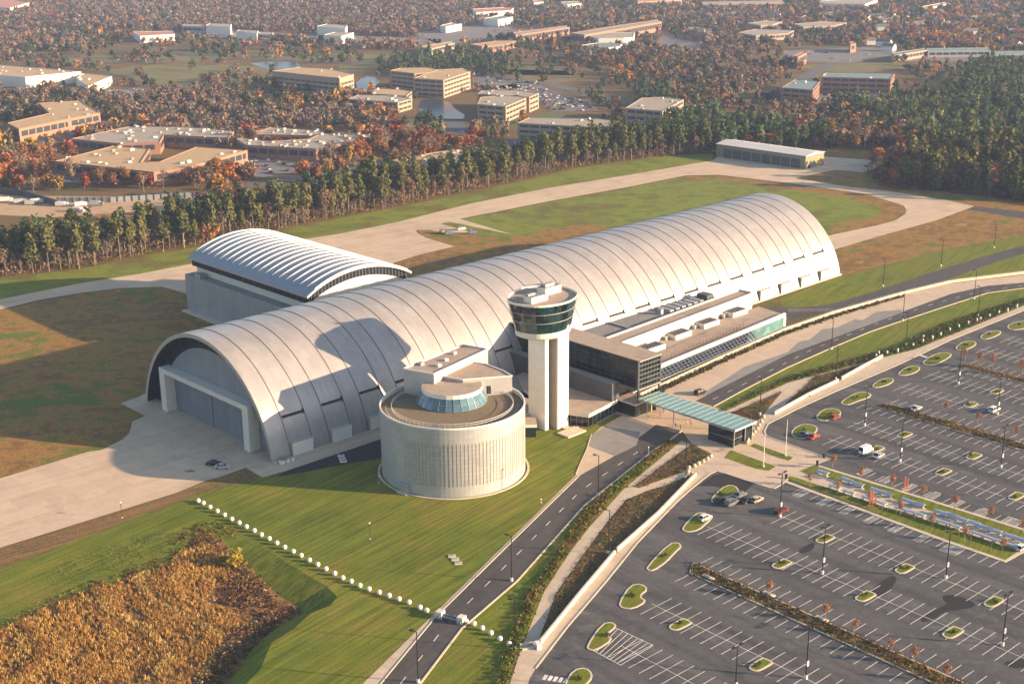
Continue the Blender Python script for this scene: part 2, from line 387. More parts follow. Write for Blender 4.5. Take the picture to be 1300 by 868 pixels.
def ring_kerb(b, pts, w, z0, z1, mat):
    """kerb running round a closed outline, inside it"""
    n = len(pts); ar = sum(p[0] * q[1] - q[0] * p[1] for p, q in zip(pts, pts[1:] + pts[:1]))
    if ar < 0: pts = pts[::-1]
    inn = []
    for k in range(n):
        a, c = pts[k - 1], pts[(k + 1) % n]; l = math.hypot(c[0] - a[0], c[1] - a[1]) or 1
        inn.append((pts[k][0] - (c[1] - a[1]) / l * w, pts[k][1] + (c[0] - a[0]) / l * w))
    for k in range(n):
        j = (k + 1) % n
        b.poly([(*pts[k], z1), (*pts[j], z1), (*inn[j], z1), (*inn[k], z1)], mat)
        b.poly([(*pts[k], z0), (*pts[j], z0), (*pts[j], z1), (*pts[k], z1)], mat)
        b.poly([(*inn[j], z0), (*inn[k], z0), (*inn[k], z1), (*inn[j], z1)], mat)
    return inn
# ================================================================ SETTING
BOUT = [(-80,829),(0,796),(30,779),(53,770),(80,757),(106,748),(135,741),(160,728),(199,716),(222,708),(230,695),(240,682),(250,672),(275,668),(300,676),(330,692),(355,708),(385,727),(415,744),(428,757),(420,768),(395,778),(370,800),(345,815),(330,850),(300,880),(250,940),(-80,960)]
BASIN = px_poly(BOUT)
INNER = px_poly([(-78,831),(2,798),(31,782),(54,773),(81,760),(107,751),(136,744),(161,731),(200,719),(223,711),(232,697),(242,685),(252,678),(270,678),(285,688),(303,702),(330,726),(350,742),(378,758),(384,764),(365,774),(340,788),(325,800),(300,832),(262,870),(190,935),(-76,955)])
_l0, _l1 = G(0, 794), G(227, 702); _ll = math.hypot(_l1[0] - _l0[0], _l1[1] - _l0[1])
def _D(x, y): return ((x - _l0[0]) * (_l1[1] - _l0[1]) - (y - _l0[1]) * (_l1[0] - _l0[0])) / _ll
_dm = _D(*G(384, 764))
def basin_z(x, y): return -.02 - 3.0 * max(0.0, _D(x, y) / _dm)
b = MB()
xs = [-30000, -12000, -6000, -3000, -1800, -1200, -600, 600, 1200, 1800, 3000, 6000, 12000, 30000]
ys = [-8000, -2000, -600, 100, 1400, 1800, 2300, 3000, 4500, 7000, 12000, 22000, 46000]
for x0, x1 in zip(xs, xs[1:]):
    for y0, y1 in zip(ys, ys[1:]):
        if x0 == -600 and y0 == 100: b.tess([[(x0, y0), (x1, y0), (x1, y1), (x0, y1)], BASIN], 0, 'ground')
        else: b.poly([(x0, y0, 0), (x1, y0, 0), (x1, y1, 0), (x0, y1, 0)], 'ground')
tag(b.build('ground'), kind='structure')
b = MB()
b.tess([[(x, y, 0.02) for x, y in BASIN], [(x, y, basin_z(x, y)) for x, y in INNER]], 0, 'lawn')
tag(b.build('basin_slope_ground'), kind='structure')
b = MB(); b.tess([[(x, y, basin_z(x, y)) for x, y in INNER]], 0, 'basin_soil'); tag(b.build('basin_floor_ground'), kind='structure')

TAXI_UP = [(-60,392),(0,380),(100,360),(175,348),(243,335),(300,320),(390,303),(430,297),(500,283),(600,258),(700,238),(800,222),(880,208),(905,204)]
sheet('lawn', [(-300,838),(0,721),(250,627),(336,605),(365,603),(484,580),(540,560),(600,545),(664,540),(700,545),(750,543),(752,552),(746,570),(737,590),(731,603),(460,868),(400,940),(100,1300),(-300,1300)], .02, 'lawn', holes=[BASIN])
sheet('verge_lawn', [(849,560),(831,570.6),(742,641.6),(657,737),(586,798),(533,868),(440,1000),(560,1000),(640,868),(660,828),(690,752),(724,700),(749,668),(790,622),(864,560)], .02, 'lawn_bright')
sheet('ridge_lawn', [(906,516),(1000,466),(1055,442),(1104,421.5),(1148,406.5),(1201,389),(1254,372),(1300,366),(1400,352),(1400,356),(1300,387),(1231,416),(1162,443.5),(1120,454),(1053,472),(1000,486),(921,522)], .02, 'lawn_bright')
sheet('east_lawn', [(990,380),(1064,352),(1205,316),(1300,298),(1420,270),(1420,340),(1300,346),(1208,358),(1148,371),(1080,393),(998,400)], .015, 'lawn_bright')
sheet('infield_grass', [(500,336),(527,326),(577,314),(541,303),(528,292),(552,288),(584,279),(700,256),(800,238),(870,224),(912,223),(998,233),(1102,248),(1146,261),(1149,268),(1135,279),(1052,299),(1000,300),(700,350),(480,360)], .02, 'infield')
sheet('west_field_grass', [(-60,404),(0,394),(100,373),(150,367),(205,365),(245,376),(262,400),(300,420),(190,500),(178,503),(153,512),(184,528),(168,535),(164,550),(155,558),(129,571),(0,606),(-60,624)], .015, 'brown_grass')
sheet('north_verge_grass', [(-60,362),(0,353),(100,342),(196,322),(243,315),(375,288),(565,251),(672,228),(731,214),(834,199),(905,194),(905,205)] + TAXI_UP[::-1], .012, 'infield')
sheet('barn_verge_grass', [(1026,187),(1080,188),(1133,194),(1133,208),(1048,200)], .012, 'brown_grass')
sheet('east_verge_grass', [(1060,217),(1095,219),(1119,238),(1205,244),(1300,256),(1400,268),(1400,290),(1300,298),(1205,316),(1064,351),(1050,320),(1140,290),(1150,262),(1010,226)], .010, 'brown_grass')
sheet('infield_edge_grass', [(500,336),(527,326),(577,314),(541,303),(528,292),(552,289),(600,297),(650,301),(690,292),(740,285),(800,290),(700,350),(480,360)], .026, 'brown_grass', smooth=0)
sheet('infield_edge_grass', [(1052,299),(1110,287),(1135,279),(1149,268),(1146,261),(1102,248),(998,233),(912,223),(870,224),(880,229),(912,227.5),(998,240),(1080,252),(1118,262),(1120,270),(1105,277),(1060,284),(1030,290)], .026, 'brown_grass')
sheet('mulch_strip_ground', [(-60,717),(0,696),(225,626),(261,611),(277,607),(312,594),(333,606),(250,628),(0,722),(-60,744)], .03, 'mulch')

sheet('apron_ground', [(-60,625),(0,607),(113,573),(129,571),(155,558),(164,550),(168,535),(184,528),(153,512),(178,503),(200,490),(330,560),(484,530),(560,500),(560,530),(484,557),(365,597),(333,606),(312,593.5),(277,606),(261,610),(225,625),(0,695),(-60,717)], .045, 'concrete')
sheet('taxiway', TAXI_UP + [(912,198),(1048,199),(1100,203),(1133,208),(1095,219),(1060,216),(1010,226),(1067,236),(1130,243),(1200,254),(1237,262),(1188,280),(1116,300),(1062,316),(1040,325),(1030,304),(1052,299),(1110,287),(1136,280),(1149,272),(1151,267),(1147,261),(1102,247),(998,232),(912,222),(870,223),(800,237),(700,255),(584,278),(651,298),(572,282),(560,284),(600,296),(565,296),(545,292),(528,292),(530,296),(541,302),(577,313),(527,325),(500,334),(480,345),(400,380),(245,375),(205,364),(150,366),(100,372),(48,381),(0,393),(-60,403)], .04, 'taxi')
sheet('service_road', [(484,556),(365,597.5),(352,605),(484,581),(540,560),(540,540)], .03, 'patch')
sheet('access_road', [(1420,283),(1300,311),(1200,340),(1110,370),(1050,388),(998,391),(964,387),(950,400),(985,412),(1005,405),(1053,394),(1080,396),(1170,366),(1300,320),(1420,292)], .03, 'asphalt', smooth=1)
sheet('gate_road', [(1238,262),(1300,269),(1420,286),(1420,296),(1300,278),(1228,266)], .03, 'asphalt')
RL = [(370,1010),(483,868),(552,784),(640,697),(735,604),(780,578.7),(833,539)]
RR = [(865.5,546.5),(849,560),(831,570.6),(742,641.6),(657,737),(586,798),(533,868),(450,980)]
sheet('road', RL + RR, .04, 'asphalt')
NU = [(883,509),(920,489),(1000,449),(1069,424),(1147.7,395),(1207.7,373),(1254,362.7),(1300,358.8),(1420,345)]
NL = [(906,516),(950,492),(1000,466.5),(1055,442),(1104,421.5),(1147.7,406.5),(1201,389),(1254,372),(1300,366),(1420,352)]
sheet('ring_road', NU + NL[::-1], .045, 'asphalt')
sheet('pavement', [(460,868),(350,990),(375,1005),(483,868),(552,784),(735,604),(731,603)], .05, 'walk')
sheet('plaza_ground', [(731,603),(737,590),(746,570),(752,552),(760,530),(800,500),(838,490),(920,450),(1000,415.5),(1058,399.6),(1148,374),(1208,360),(1300,349),(1420,334)] + NU[::-1] + [(906,516),(921,522),(930,526),(955,552),(974,554),(1054.6,583),(1024.6,594.6),(1000,608),(994,613),(983,619.5),(976,619),(940,607),(923,601.5),(910,598),(903,577),(878,563),(865.5,546.5),(833,539),(780,578.7),(735,604)], .050, 'plaza')
ZZ = [(852,533),(883,505),(925,479),(944,466),(1000,447),(1014,434),(1028,431),(1044,418),(1062,416),(1085,405.5),(1095,406.5),(1113,396),(1143,393),(1147,396),(1069,425),(1000,450),(900,500)]
sheet('grey_paving_ground', ZZ[1:], .058, 'pave_grey')
sheet('crossing_paving_ground', [(752,552),(768,541),(813,548),(808,565),(795,572),(780,578.7),(746,566)], .058, 'pave_grey')
sheet('garden_path', [(600,985),(647,868),(660,828),(690,752),(724,700),(749,668),(790.6,622),(864,560),(878,563),(904,577),(911,598),(884,606),(823,622),(795,634),(772,661),(737.6,707.5),(705,754),(684,816),(640,985)], .052, 'walk')
sheet('upper_garden_path', [(921,522),(1000,486),(1053,472),(1120,454),(1162,443.5),(1231,416),(1300,388),(1420,352),(1420,364),(1300,394),(1208,431),(1138,464),(1058,498),(1010,520),(975,538),(970,548),(974,554),(955,552),(930,526)], .052, 'walk')
sheet('terrace_path', [(883,604),(905,592),(911,598),(901,601.5),(878,620),(860,636),(809,689),(772,735),(720,796),(680,848),(600,985),(590,985),(647,868),(686,818),(780,703)], .054, 'walk')
sheet('parking_lot_road', [(560,1050),(680,848),(720,796),(772,735),(809,689),(860,636),(878,620),(901,601.5),(910,598),(923,601.5),(976,619),(995,612),(974,554),(970,548),(975,538),(1010,520),(1058,498),(1138,464),(1208,431),(1300,394),(1420,362),(1800,420),(1900,1200),(700,1200)], .035, 'lot')
sheet('fresh_patch_road', [(886,617),(905,603),(922,601),(940,607),(958,613),(945,625),(905,617)], .041, 'patch')
sheet('plaza_lawn', [(919.6,580.8),(927.7,571.5),(985,592),(976,597.6),(960,595)], .09, 'lawn_bright')
sheet('plaza_lawn', [(952,565.8),(957.7,563),(1007,580.8),(1001.5,584.7),(985,580)], .09, 'lawn_bright')
sheet('entrance_lawn', [(745,545),(781,526),(790,527),(762,543),(752,552),(748,562),(738,549)], .06, 'lawn_bright')
BEDS = [[(804.5,617.6),(878,563.5),(903.5,576),(873.6,597),(811,619.5)], [(826,624),(871,605),(882,603.5),(780,702),(686,815),(686,806),(706,755),(738.5,708),(773,662),(796,635)],
        [(928,524),(993.5,496.5),(962,534.6)], [(983,525),(1001.6,509),(1034.6,477.5),(1113,458.5),(1064,484)], [(874,522),(896,530),(890,534),(868,526)]]
for p in BEDS: sheet('bed_ground', p, .085, 'bed')
sheet('garden_strip_lawn', [(1033,591),(1300,673),(1420,709),(1420,738),(1300,700),(1276,711.5),(1199,685),(1000,607.5),(1010,600)], .11, 'lawn_bright')
sheet('promenade_path', [(1000,597),(1029,600),(1300,687),(1420,722),(1420,736),(1300,700),(1150,653),(1010,606),(990,603)], .125, 'walk')

# kerbs
b = MB()
def kerb_px(pts, w=.35, z=.17): ribbon(b, px_poly(pts), w, 0, z, 'kerb')
kerb_px([(865.5,546.5),(849,560),(831,570.6),(742,641.6),(657,737),(586,798),(533,868),(450,980)], .45)
kerb_px(NL, .4); kerb_px([(735,604),(640,697),(552,784),(483,868),(380,1000)], .25)
kerb_px([(680,848),(720,796),(772,735),(809,689),(860,636),(878,620),(901,601.5),(910,598),(923,601.5),(976,619),(983,620),(995,613),(1000,608)], .4)
kerb_px([(1055,583),(974,554),(970,548),(975,538),(1010,520),(1058,498),(1138,464),(1208,431),(1300,394),(1420,362)], .4)
kerb_px([(995,610.5),(1199,686),(1276,712.5),(1302,697)], 1.3, .15); kerb_px([(1039,591.5),(1170,632),(1300,672.5),(1400,703)], 1.1, .15)
kerb_px([(731,602),(736,590),(745,570),(751,551)], .25)
tag(b.build('kerb_pavement'), kind='structure')

# painted markings
b = MB()
def dash(a, c, w=.16, z=.062): ribbon(b, [a, c], w, z - .004, z, 'line')
cl = px_poly([(497,868),(560,803),(608,745),(700,653),(790,578),(830,549)])
cl = [( (p[0]), p[1]) for p in cl]
def along(pts, step, on, w=.16, z=.062):
    seg = 0.0
    for a, c in zip(pts, pts[1:]):
        l = math.hypot(c[0] - a[0], c[1] - a[1]); d = ((c[0] - a[0]) / l, (c[1] - a[1]) / l); k = seg
        while k + on < l: dash((a[0] + d[0] * k, a[1] + d[1] * k), (a[0] + d[0] * (k + on), a[1] + d[1] * (k + on)), w, z); k += step
        seg = max(0, k - l)
along(px_poly([(470,935),(508,868),(569,790),(655,705),(738,622),(822,565)]), 9.2, 3.0, .22)
along(px_poly([(905,507),(960,480),(1030,444),(1110,412),(1178,388),(1240,371),(1300,362.5)]), 9.2, 3.0, .2, .066)
along(px_poly([(895,505),(1000,452),(1147,398)]), 300, 250, .12, .066) if 0 else None
# parking rows: (m, n start, n end, sides)
ROWS = [(0, 1, 150, 'ud'), (19.3, 10, 150, 'ud'), (39.0, 2.0, 66, 'd'), (57.3, 7, 110, 'u'), (74.6, -13, 120, 'ud'), (91.9, -16, 120, 'ud'), (108.5, -24, 130, 'd'), (115.0, -19, 130, 'u'),
        (131.8, -25, 130, 'ud'), (150.2, -25, 130, 'ud'), (164.4, -26, 130, 'd'), (170.0, -22, 130, 'u'), (188.6, -27, 130, 'ud'), (206, -27, 130, 'ud'), (224, -22, 130, 'ud'), (240, -22, 130, 'ud'),
        (-18.0, 12, 150, 'u'), (-23.8, 14, 150, 'd'), (-41.5, 19, 150, 'ud'), (-60.5, 27, 150, 'ud'), (-79, 36, 150, 'ud'), (39.0, 70, 150, 'd')]
SL = 5.5; PITCHL = 3.0
for m_, n0, n1, sd in ROWS:
    if sd == 'ud': dash(N(n0, m_), N(n1, m_), .14)
    k = n0 + 1.5
    while k < n1:
        x, y = P(*N(k, m_))
        if x < 1420 and y < 960:
            if 'u' in sd: dash(N(k, m_ + (0 if sd == 'ud' else .6)), N(k, m_ + SL), .16, .066)
            if 'd' in sd: dash(N(k, m_ - (0 if sd == 'ud' else .6)), N(k, m_ - SL), .16, .066)
        k += PITCHL
def hatch(n0, n1, m0, m1, st=.75):
    for a, c in (((n0, m0), (n0, m1)), ((n1, m0), (n1, m1)), ((n0, m0), (n1, m0)), ((n0, m1), (n1, m1))): dash(N(*a), N(*c), .14, .070)
    k = m0 + .6
    while k < m1 - .3: dash(N(n0, k), N(n1, min(k + .5, m1)), .22, .070); k += st
for k in range(6): hatch(4.5 + 7.6 * k, 6.4 + 7.6 * k, 38.2 - SL, 38.2)
hatch(50, 54.4, 38.2 - SL, 38.2)
for k in range(6): hatch(8.0 + 7.4 * k, 9.9 + 7.4 * k, 58.2, 58.2 + SL)
hatch(52.3, 56.5, 58.2, 58.2 + SL)
for a in (-1, 1):
    pass
# hatched corner box beside the second end island, zebra crossings
for q in [((778,795),(829,819)),((829,819),(788,844)),((788,844),(752,825))]: dash(G(*q[0]), G(*q[1]), .2, .07)
for k in range(1, 8):
    f = k / 8.0
    a = (778 + 51 * f, 795 + 24 * f); c = (752 + 36 * f, 825 + 19 * f); dash(G(*a), G(*c), .18, .07)
for i in range(5):
    dash(G(1165.5 + i * 3.4, 448.5 + i * 1.25), G(1163 + i * 3.4, 450 + i * 1.25), .9, .07)
    dash(G(694 + i * 6.6, 858.5 + i * 1.1 - 2), G(690 + i * 6.6, 862.5 + i * 1.1), .8, .07)
tag(b.build('parking_lines_road_paint'), kind='structure')
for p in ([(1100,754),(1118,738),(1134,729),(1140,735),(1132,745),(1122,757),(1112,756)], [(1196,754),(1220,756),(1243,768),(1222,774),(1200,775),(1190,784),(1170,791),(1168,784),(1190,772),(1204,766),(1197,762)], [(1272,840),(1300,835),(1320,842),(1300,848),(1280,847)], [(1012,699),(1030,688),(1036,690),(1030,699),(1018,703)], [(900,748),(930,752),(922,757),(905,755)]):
    sheet('dark_patch_road', p, .042, 'patch', smooth=2)  # flat dark blotches laid on the parking asphalt
# wheelchair-bay studs of the terrace path: tactile yellow squares
b = MB()
for cx, cy in ((808,671),(797,683),(870,618),(873,616)):
    for i in range(4):
        g = G(cx + i * 3.2, cy - i * 3.0); b.box(g, (math.cos(R(62)), math.sin(R(62))), .22, .85, .055, .062, 'yellow')
tag(b.build('tactile_paving_ground'), kind='structure')

# ---------------- far setting
for nm, pts in (('pond_water', [(452,106),(458,100),(467,97),(478,99),(483,104),(476,110),(480,116),(466,122),(455,120)]), ('pond_water', [(534,128),(545,125),(562,127),(572,131),(577,138),(590,146),(588,151),(570,152),(553,151),(536,145),(530,137)]),
                ('pond_water', [(318,81),(344,78.3),(377,79),(382,87),(346,88.6),(330,85)])):
    sheet(nm, pts, .03, 'water', smooth=0)
M['far_field'] = ground_mat('far_field_grass', [(.11, .115, .04), (.16, .14, .05), (.15, .105, .045)], .006, .05, .3, grain=.2)
M['far_lawn'] = plain('far_lawn', (.075, .105, .028), .95, var=.15)
for p in ([(0,72),(230,70),(250,62),(560,72),(650,80),(640,84),(520,85),(300,75),(250,78),(0,80)], [(130,90),(230,78),(345,86),(345,108),(250,112),(180,104)],
          [(430,82),(640,88),(720,90),(725,96),(650,95),(600,93),(490,88),(430,92)], [(640,84),(730,84),(735,100),(700,108),(640,95)], [(1000,84),(1100,80),(1300,80),(1300,87),(1140,88),(1080,94)],
          [(905,120),(1000,108),(1040,84),(1050,84),(1030,110),(990,118),(905,128)]):
    sheet('field', p, .02, 'far_field')
for p in ([(490,158),(555,152),(555,163),(500,166)], [(597,153),(655,148),(655,156),(600,162)], [(640,158),(700,142),(735,148),(690,160)]): sheet('far_lawn', p, .03, 'far_lawn')
b = MB()
def far_road(pts, w): ribbon(b, chaikin(px_poly(pts), 2, False), w, 0, .07, 'far_road')
far_road([(-20,240),(4,215),(15,199),(48,180),(80,176),(140,170)], 13); far_road([(265,245),(320,234),(358,229.5),(405,220.5),(457,214),(500,203)], 12)
far_road([(600,93),(640,99.5),(690,106),(720,112),(760,124),(800,131),(850,135)], 16); far_road([(690,112),(720,125),(760,133)], 8)
far_road([(900,134),(940,128),(985,118),(1010,106),(1040,88),(1060,80)], 14); far_road([(575,152),(581,165),(573,183)], 14); far_road([(552,151.5),(600,152.5)], 7)
far_road([(640,40),(720,30),(800,27),(900,24)], 12); far_road([(0,76),(120,74),(300,70),(560,84)], 9); far_road([(0,80),(150,79),(220,80)], 6)
tag(b.build('far_road'), kind='structure')
M['far_lot'] = plain('far_parking', (.16, .14, .125), .9, var=.15)
FARLOTS = [[(600,115),(680,102),(700,120),(745,128),(760,140),(700,142),(686,128),(640,116)], [(600,97),(650,100),(660,112),(600,115)], [(130,115),(180,112),(190,122),(140,128)], [(70,160),(120,152),(170,158),(90,172)],
           [(300,195),(420,190),(400,214),(330,226),(300,218)], [(180,44),(300,48),(420,52),(560,60),(560,50),(300,40)], [(520,42),(640,28),(660,44),(560,58)], [(840,45),(900,58),(880,68),(830,62)],
           [(995,122),(1140,116),(1120,128),(1040,136),(1000,134)], [(980,66),(1130,58),(1140,70),(1080,80),(1000,78)], [(1175,66),(1300,68),(1300,80),(1150,78)], [(640,176),(720,176),(700,190),(640,192)], [(60,215),(100,222),(200,232),(60,232)], [(655,180),(770,176),(760,182),(655,188)]]
for p in FARLOTS: sheet('far_parking_road', p, .045, 'far_lot')
sheet('bare_earth_ground', [(-60,243),(0,244),(60,249),(130,250),(268,252),(262,258),(235,268),(170,272),(60,276),(-60,270)], .05, 'sand')
sheet('red_clay_ground', [(120,272),(170,270),(232,266),(222,274),(180,278),(125,278)], .055, 'clay')
sheet('truck_yard_ground', [(330,245),(420,232),(480,212),(515,220),(500,228),(440,240),(370,255),(335,256)], .055, 'sand')
# ================================================================ THE GREAT HANGAR
RAD, ZC = 38.46, -7.40
A0 = math.asin(37.75 / RAD)
def arc(r, a): return (r * math.sin(a), ZC + r * math.cos(a))          # a from -A0 (near side) to +A0
BAY0, BAYP, BAYW, HL = 6.3, 14.63, 8.4, 300.6
hang = thing('aircraft_hangar', F3(150, 0, 0), 'huge pale metal barrel-vaulted hangar with arched open end', 'hangar')
cuts = [0.0]
for k in range(20): cuts += [BAY0 + BAYP * k, BAY0 + BAYP * k + BAYW]
cuts.append(HL)
b = MB(); NS = 72
for s0, s1 in zip(cuts, cuts[1:]):
    for k in range(NS):
        a, c = -A0 + 2 * A0 * k / NS, -A0 + 2 * A0 * (k + 1) / NS
        (t0, z0), (t1, z1) = arc(RAD, a), arc(RAD, c)
        b.poly([F3(s0, t0, z0), F3(s0, t1, z1), F3(s1, t1, z1), F3(s1, t0, z0)][::-1], 'shell', [(s1, a * RAD), (s1, c * RAD), (s0, c * RAD), (s0, a * RAD)])
b.build('roof_shell', hang, smooth=True)
b = MB()
for s in cuts[1:-1]:                                  # standing seams over the vault
    for k in range(NS):
        a, c = -A0 + 2 * A0 * k / NS, -A0 + 2 * A0 * (k + 1) / NS
        q = [arc(RAD + h, x) for x in (a, c) for h in (-.05, .13)]
        w = .11
        b.poly([F3(s - w, *q[1]), F3(s + w, *q[1]), F3(s + w, *q[3]), F3(s - w, *q[3])], 'seam')
        b.poly([F3(s - w, *q[0]), F3(s - w, *q[1]), F3(s - w, *q[3]), F3(s - w, *q[2])], 'seam')
        b.poly([F3(s + w, *q[1]), F3(s + w, *q[0]), F3(s + w, *q[2]), F3(s + w, *q[3])], 'seam')
b.build('roof_seam', hang)
def ring(b, s, r0_, r1_, mat, flip=False, n=64, a1=None):
    A = a1 or A0
    for k in range(n):
        a, c = -A + 2 * A * k / n, -A + 2 * A * (k + 1) / n
        q = [F3(s, *arc(r0_, a)), F3(s, *arc(r1_, a)), F3(s, *arc(r1_, c)), F3(s, *arc(r0_, c))]
        if min(p[2] for p in q) < -.3: q = [(p[0], p[1], max(p[2], 0)) for p in q]
        b.poly(q if flip else q[::-1], mat)
b = MB()
ring(b, 0, RAD - 1.3, RAD, 'rim')
for k in range(64):                                    # soffit behind the rim, its shade painted in with the near-black colour
    a, c = -A0 + 2 * A0 * k / 64, -A0 + 2 * A0 * (k + 1) / 64
    b.poly([F3(0, *arc(RAD - 1.3, a)), F3(0, *arc(RAD - 1.3, c)), F3(3.6, *arc(RAD - 1.3, c)), F3(3.6, *arc(RAD - 1.3, a))], 'navy')
b.build('arch_rim', hang)
b = MB(); ring(b, 3.55, 33.0, RAD - 1.3, 'navy'); b.build('glazing', hang)
b = MB()
for k in range(0, 65, 4):
    a = -A0 + 2 * A0 * k / 64; p, q = arc(33.0, a), arc(RAD - 1.3, a)
    if p[1] > 0: b.beam(F3(3.5, *p), F3(3.5, *q), .16, .16, 'darkmull')
b.build('mullion', hang)
b = MB(); pts = []
for k in range(65):
    a = -A0 * .985 + 2 * A0 * .985 * k / 64; t, z = arc(33.0, a)
    if z > 0: pts.append((t, z))
pts = [(-math.sqrt(33.0 ** 2 - ZC ** 2), 0)] + pts + [(math.sqrt(33.0 ** 2 - ZC ** 2), 0)]
for (t0, z0), (t1, z1) in zip(pts, pts[1:]):
    b.poly([F3(3.55, t0, 0), F3(3.55, t0, z0), F3(3.55, t1, z1), F3(3.55, t1, 0)], 'endwall', [(t0, 0), (t0, z0), (t1, z1), (t1, 0)])
b.build('end_wall', hang)
b = MB()
for (t0, t1) in ((-25.9, -22.7), (22.7, 25.9)): b.sbox(-.4, 3.4, t0, t1, 0, 13.2, 'offwhite')
b.sbox(-.4, 3.4, -25.9, 25.9, 13.2, 14.8, 'offwhite', bottom=True)
b.build('door_portal', hang)
b = MB()
for i in range(4): b.sbox(2.9 + (i % 2) * .25, 3.35 + (i % 2) * .15, -22.6 + 11.3 * i, -11.4 + 11.3 * i, 0, 13.1, 'door')
b.build('hangar_door', hang)
b = MB(); b.poly([F3(HL - .05, t, z) for t, z in [arc(RAD - .05, -A0 + 2 * A0 * k / 48) for k in range(49)]], 'endwall'); b.build('rear_wall', hang)
b = MB()
b.sbox(0, HL, -38.6, -37.9, 0, .55, 'kerb'); b.sbox(0, HL, 37.9, 38.6, 0, .55, 'kerb'); b.build('plinth', hang)
for k in range(20):
    s0 = BAY0 + BAYP * k; b = MB()
    a = -math.asin(33.4 / RAD)                          # high slot window
    for r_, aa, ab, mt in ((.06, a - .010, a + .009, 'slot'),):
        p, q = arc(RAD + r_, aa), arc(RAD + r_, ab); p0, q0 = arc(RAD - .4, aa), arc(RAD - .4, ab)
        b.poly([F3(s0 + .3, *p), F3(s0 + BAYW - .3, *p), F3(s0 + BAYW - .3, *q), F3(s0 + .3, *q)], mt)
    p, q = arc(RAD + .05, a - .016), arc(RAD + .30, a - .011); b.poly([F3(s0 + .3, *p), F3(s0 + BAYW - .3, *p), F3(s0 + BAYW - .3, *q), F3(s0 + .3, *q)], 'rim')
    p, q = arc(RAD + .05, a + .013), arc(RAD + .45, a + .016)
    b.beam(F3(s0 + BAYW - .35, *arc(RAD + .1, a - .02)), F3(s0 + BAYW - .35, *arc(RAD + .1, a + .02)), .5, .35, 'slot')
    b.build('slot_window', hang)
    if k in (0, 1, 2) or k >= 14:
        b = MB()
        tz = lambda z: -math.sqrt(RAD ** 2 - (z - ZC) ** 2)
        x0, x1, h, tf = s0 + .35, s0 + BAYW - .55, 4.5, -38.3
        b.poly([F3(x0, tf, 0), F3(x1, tf, 0), F3(x1, tf, h), F3(x0, tf, h)], 'white')
        b.poly([F3(x0, tf, h), F3(x1, tf, h), F3(x1, tz(h) + .3, h + .1), F3(x0, tz(h) + .3, h + .1)], 'rim')
        b.poly([F3(x1, tf, 0), F3(x1, tz(h) + .3, 0), F3(x1, tz(h) + .3, h), F3(x1, tf, h)], 'slot')
        b.poly([F3(x0, tf, 0), F3(x0, tf, h), F3(x0, tz(h) + .3, h), F3(x0, tz(h) + .3, 0)], 'rim')
        b.sbox(x1 + .02, x1 + .35, tf + .3, tz(h) + .4, 0, 2.6, 'slot')
        d = b.build('service_door', hang)
tag(thing('waste_container', (*F(1.5, -39.6), .1), 'small white metal container, first of three at the hangar corner', 'container', 'white containers at the hangar corner'))
for o in [bpy.data.objects['waste_container']]: C.objects.unlink(o); bpy.data.objects.remove(o)
for i, lab in enumerate(('nearest the arch rim', 'in the middle of the three', 'farthest from the arch rim')):
    b = MB(); p = F(1.6 + 1.7 * i, -39.7); b.box(p, AX, .6, .75, .03, 1.2, 'white'); b.box(p, AX, .66, .82, 1.2, 1.34, 'galv')
    tag(b.build('waste_container', base=(*p, 0)), 'small white container at the hangar corner, ' + lab, 'container', 'white containers at the hangar corner')

# ================================================================ RESTORATION ANNEX (ribbed arched roof)
ann = thing('restoration_annex', F3(92, 80, 0), 'grey annex with ribbed arched white roof behind the great hangar', 'annex')
b = MB(); b.sbox(66, 121, 36, 120.8, 0, 15.5, 'bwall', 'roof_gray'); b.build('lower_wall', ann)
b = MB(); b.sbox(70.5, 117, 40.6, 118.5, 15.5, 21.2, 'offwhite'); b.build('upper_wall', ann)
def aarc(s):                                            # roof profile: s 68.6 .. 118, eaves 22, crown 28.6
    x = (s - 93.3) / 24.7; Rr = (24.7 ** 2 + 6.6 ** 2) / (2 * 6.6)
    return 28.6 - Rr + math.sqrt(Rr * Rr - (x * 24.7) ** 2)
b = MB(); nn = 28; SS = [68.6 + 49.4 * k / nn for k in range(nn + 1)]; T0, T1 = 39.0, 121.6
for a, c in zip(SS, SS[1:]):
    b.poly([F3(a, T0, aarc(a)), F3(c, T0, aarc(c)), F3(c, T1, aarc(c)), F3(a, T1, aarc(a))], 'broof')
    b.poly([F3(a, T0, aarc(a) - .9), F3(c, T0, aarc(c) - .9), F3(c, T0, aarc(c)), F3(a, T0, aarc(a))], 'offwhite')
    b.poly([F3(c, T1, aarc(c) - .9), F3(a, T1, aarc(a) - .9), F3(a, T1, aarc(a)), F3(c, T1, aarc(c))], 'offwhite')
    b.poly([F3(a, T1, aarc(a) - .9), F3(c, T1, aarc(c) - .9), F3(c, T0, aarc(c) - .9), F3(a, T0, aarc(a) - .9)], 'rim')
for s_ in (SS[0], SS[-1]): b.poly([F3(s_, T0, aarc(s_) - .9), F3(s_, T0, aarc(s_)), F3(s_, T1, aarc(s_)), F3(s_, T1, aarc(s_) - .9)][::(1 if s_ == SS[0] else -1)], 'rim')
b.build('roof', ann, smooth=False)
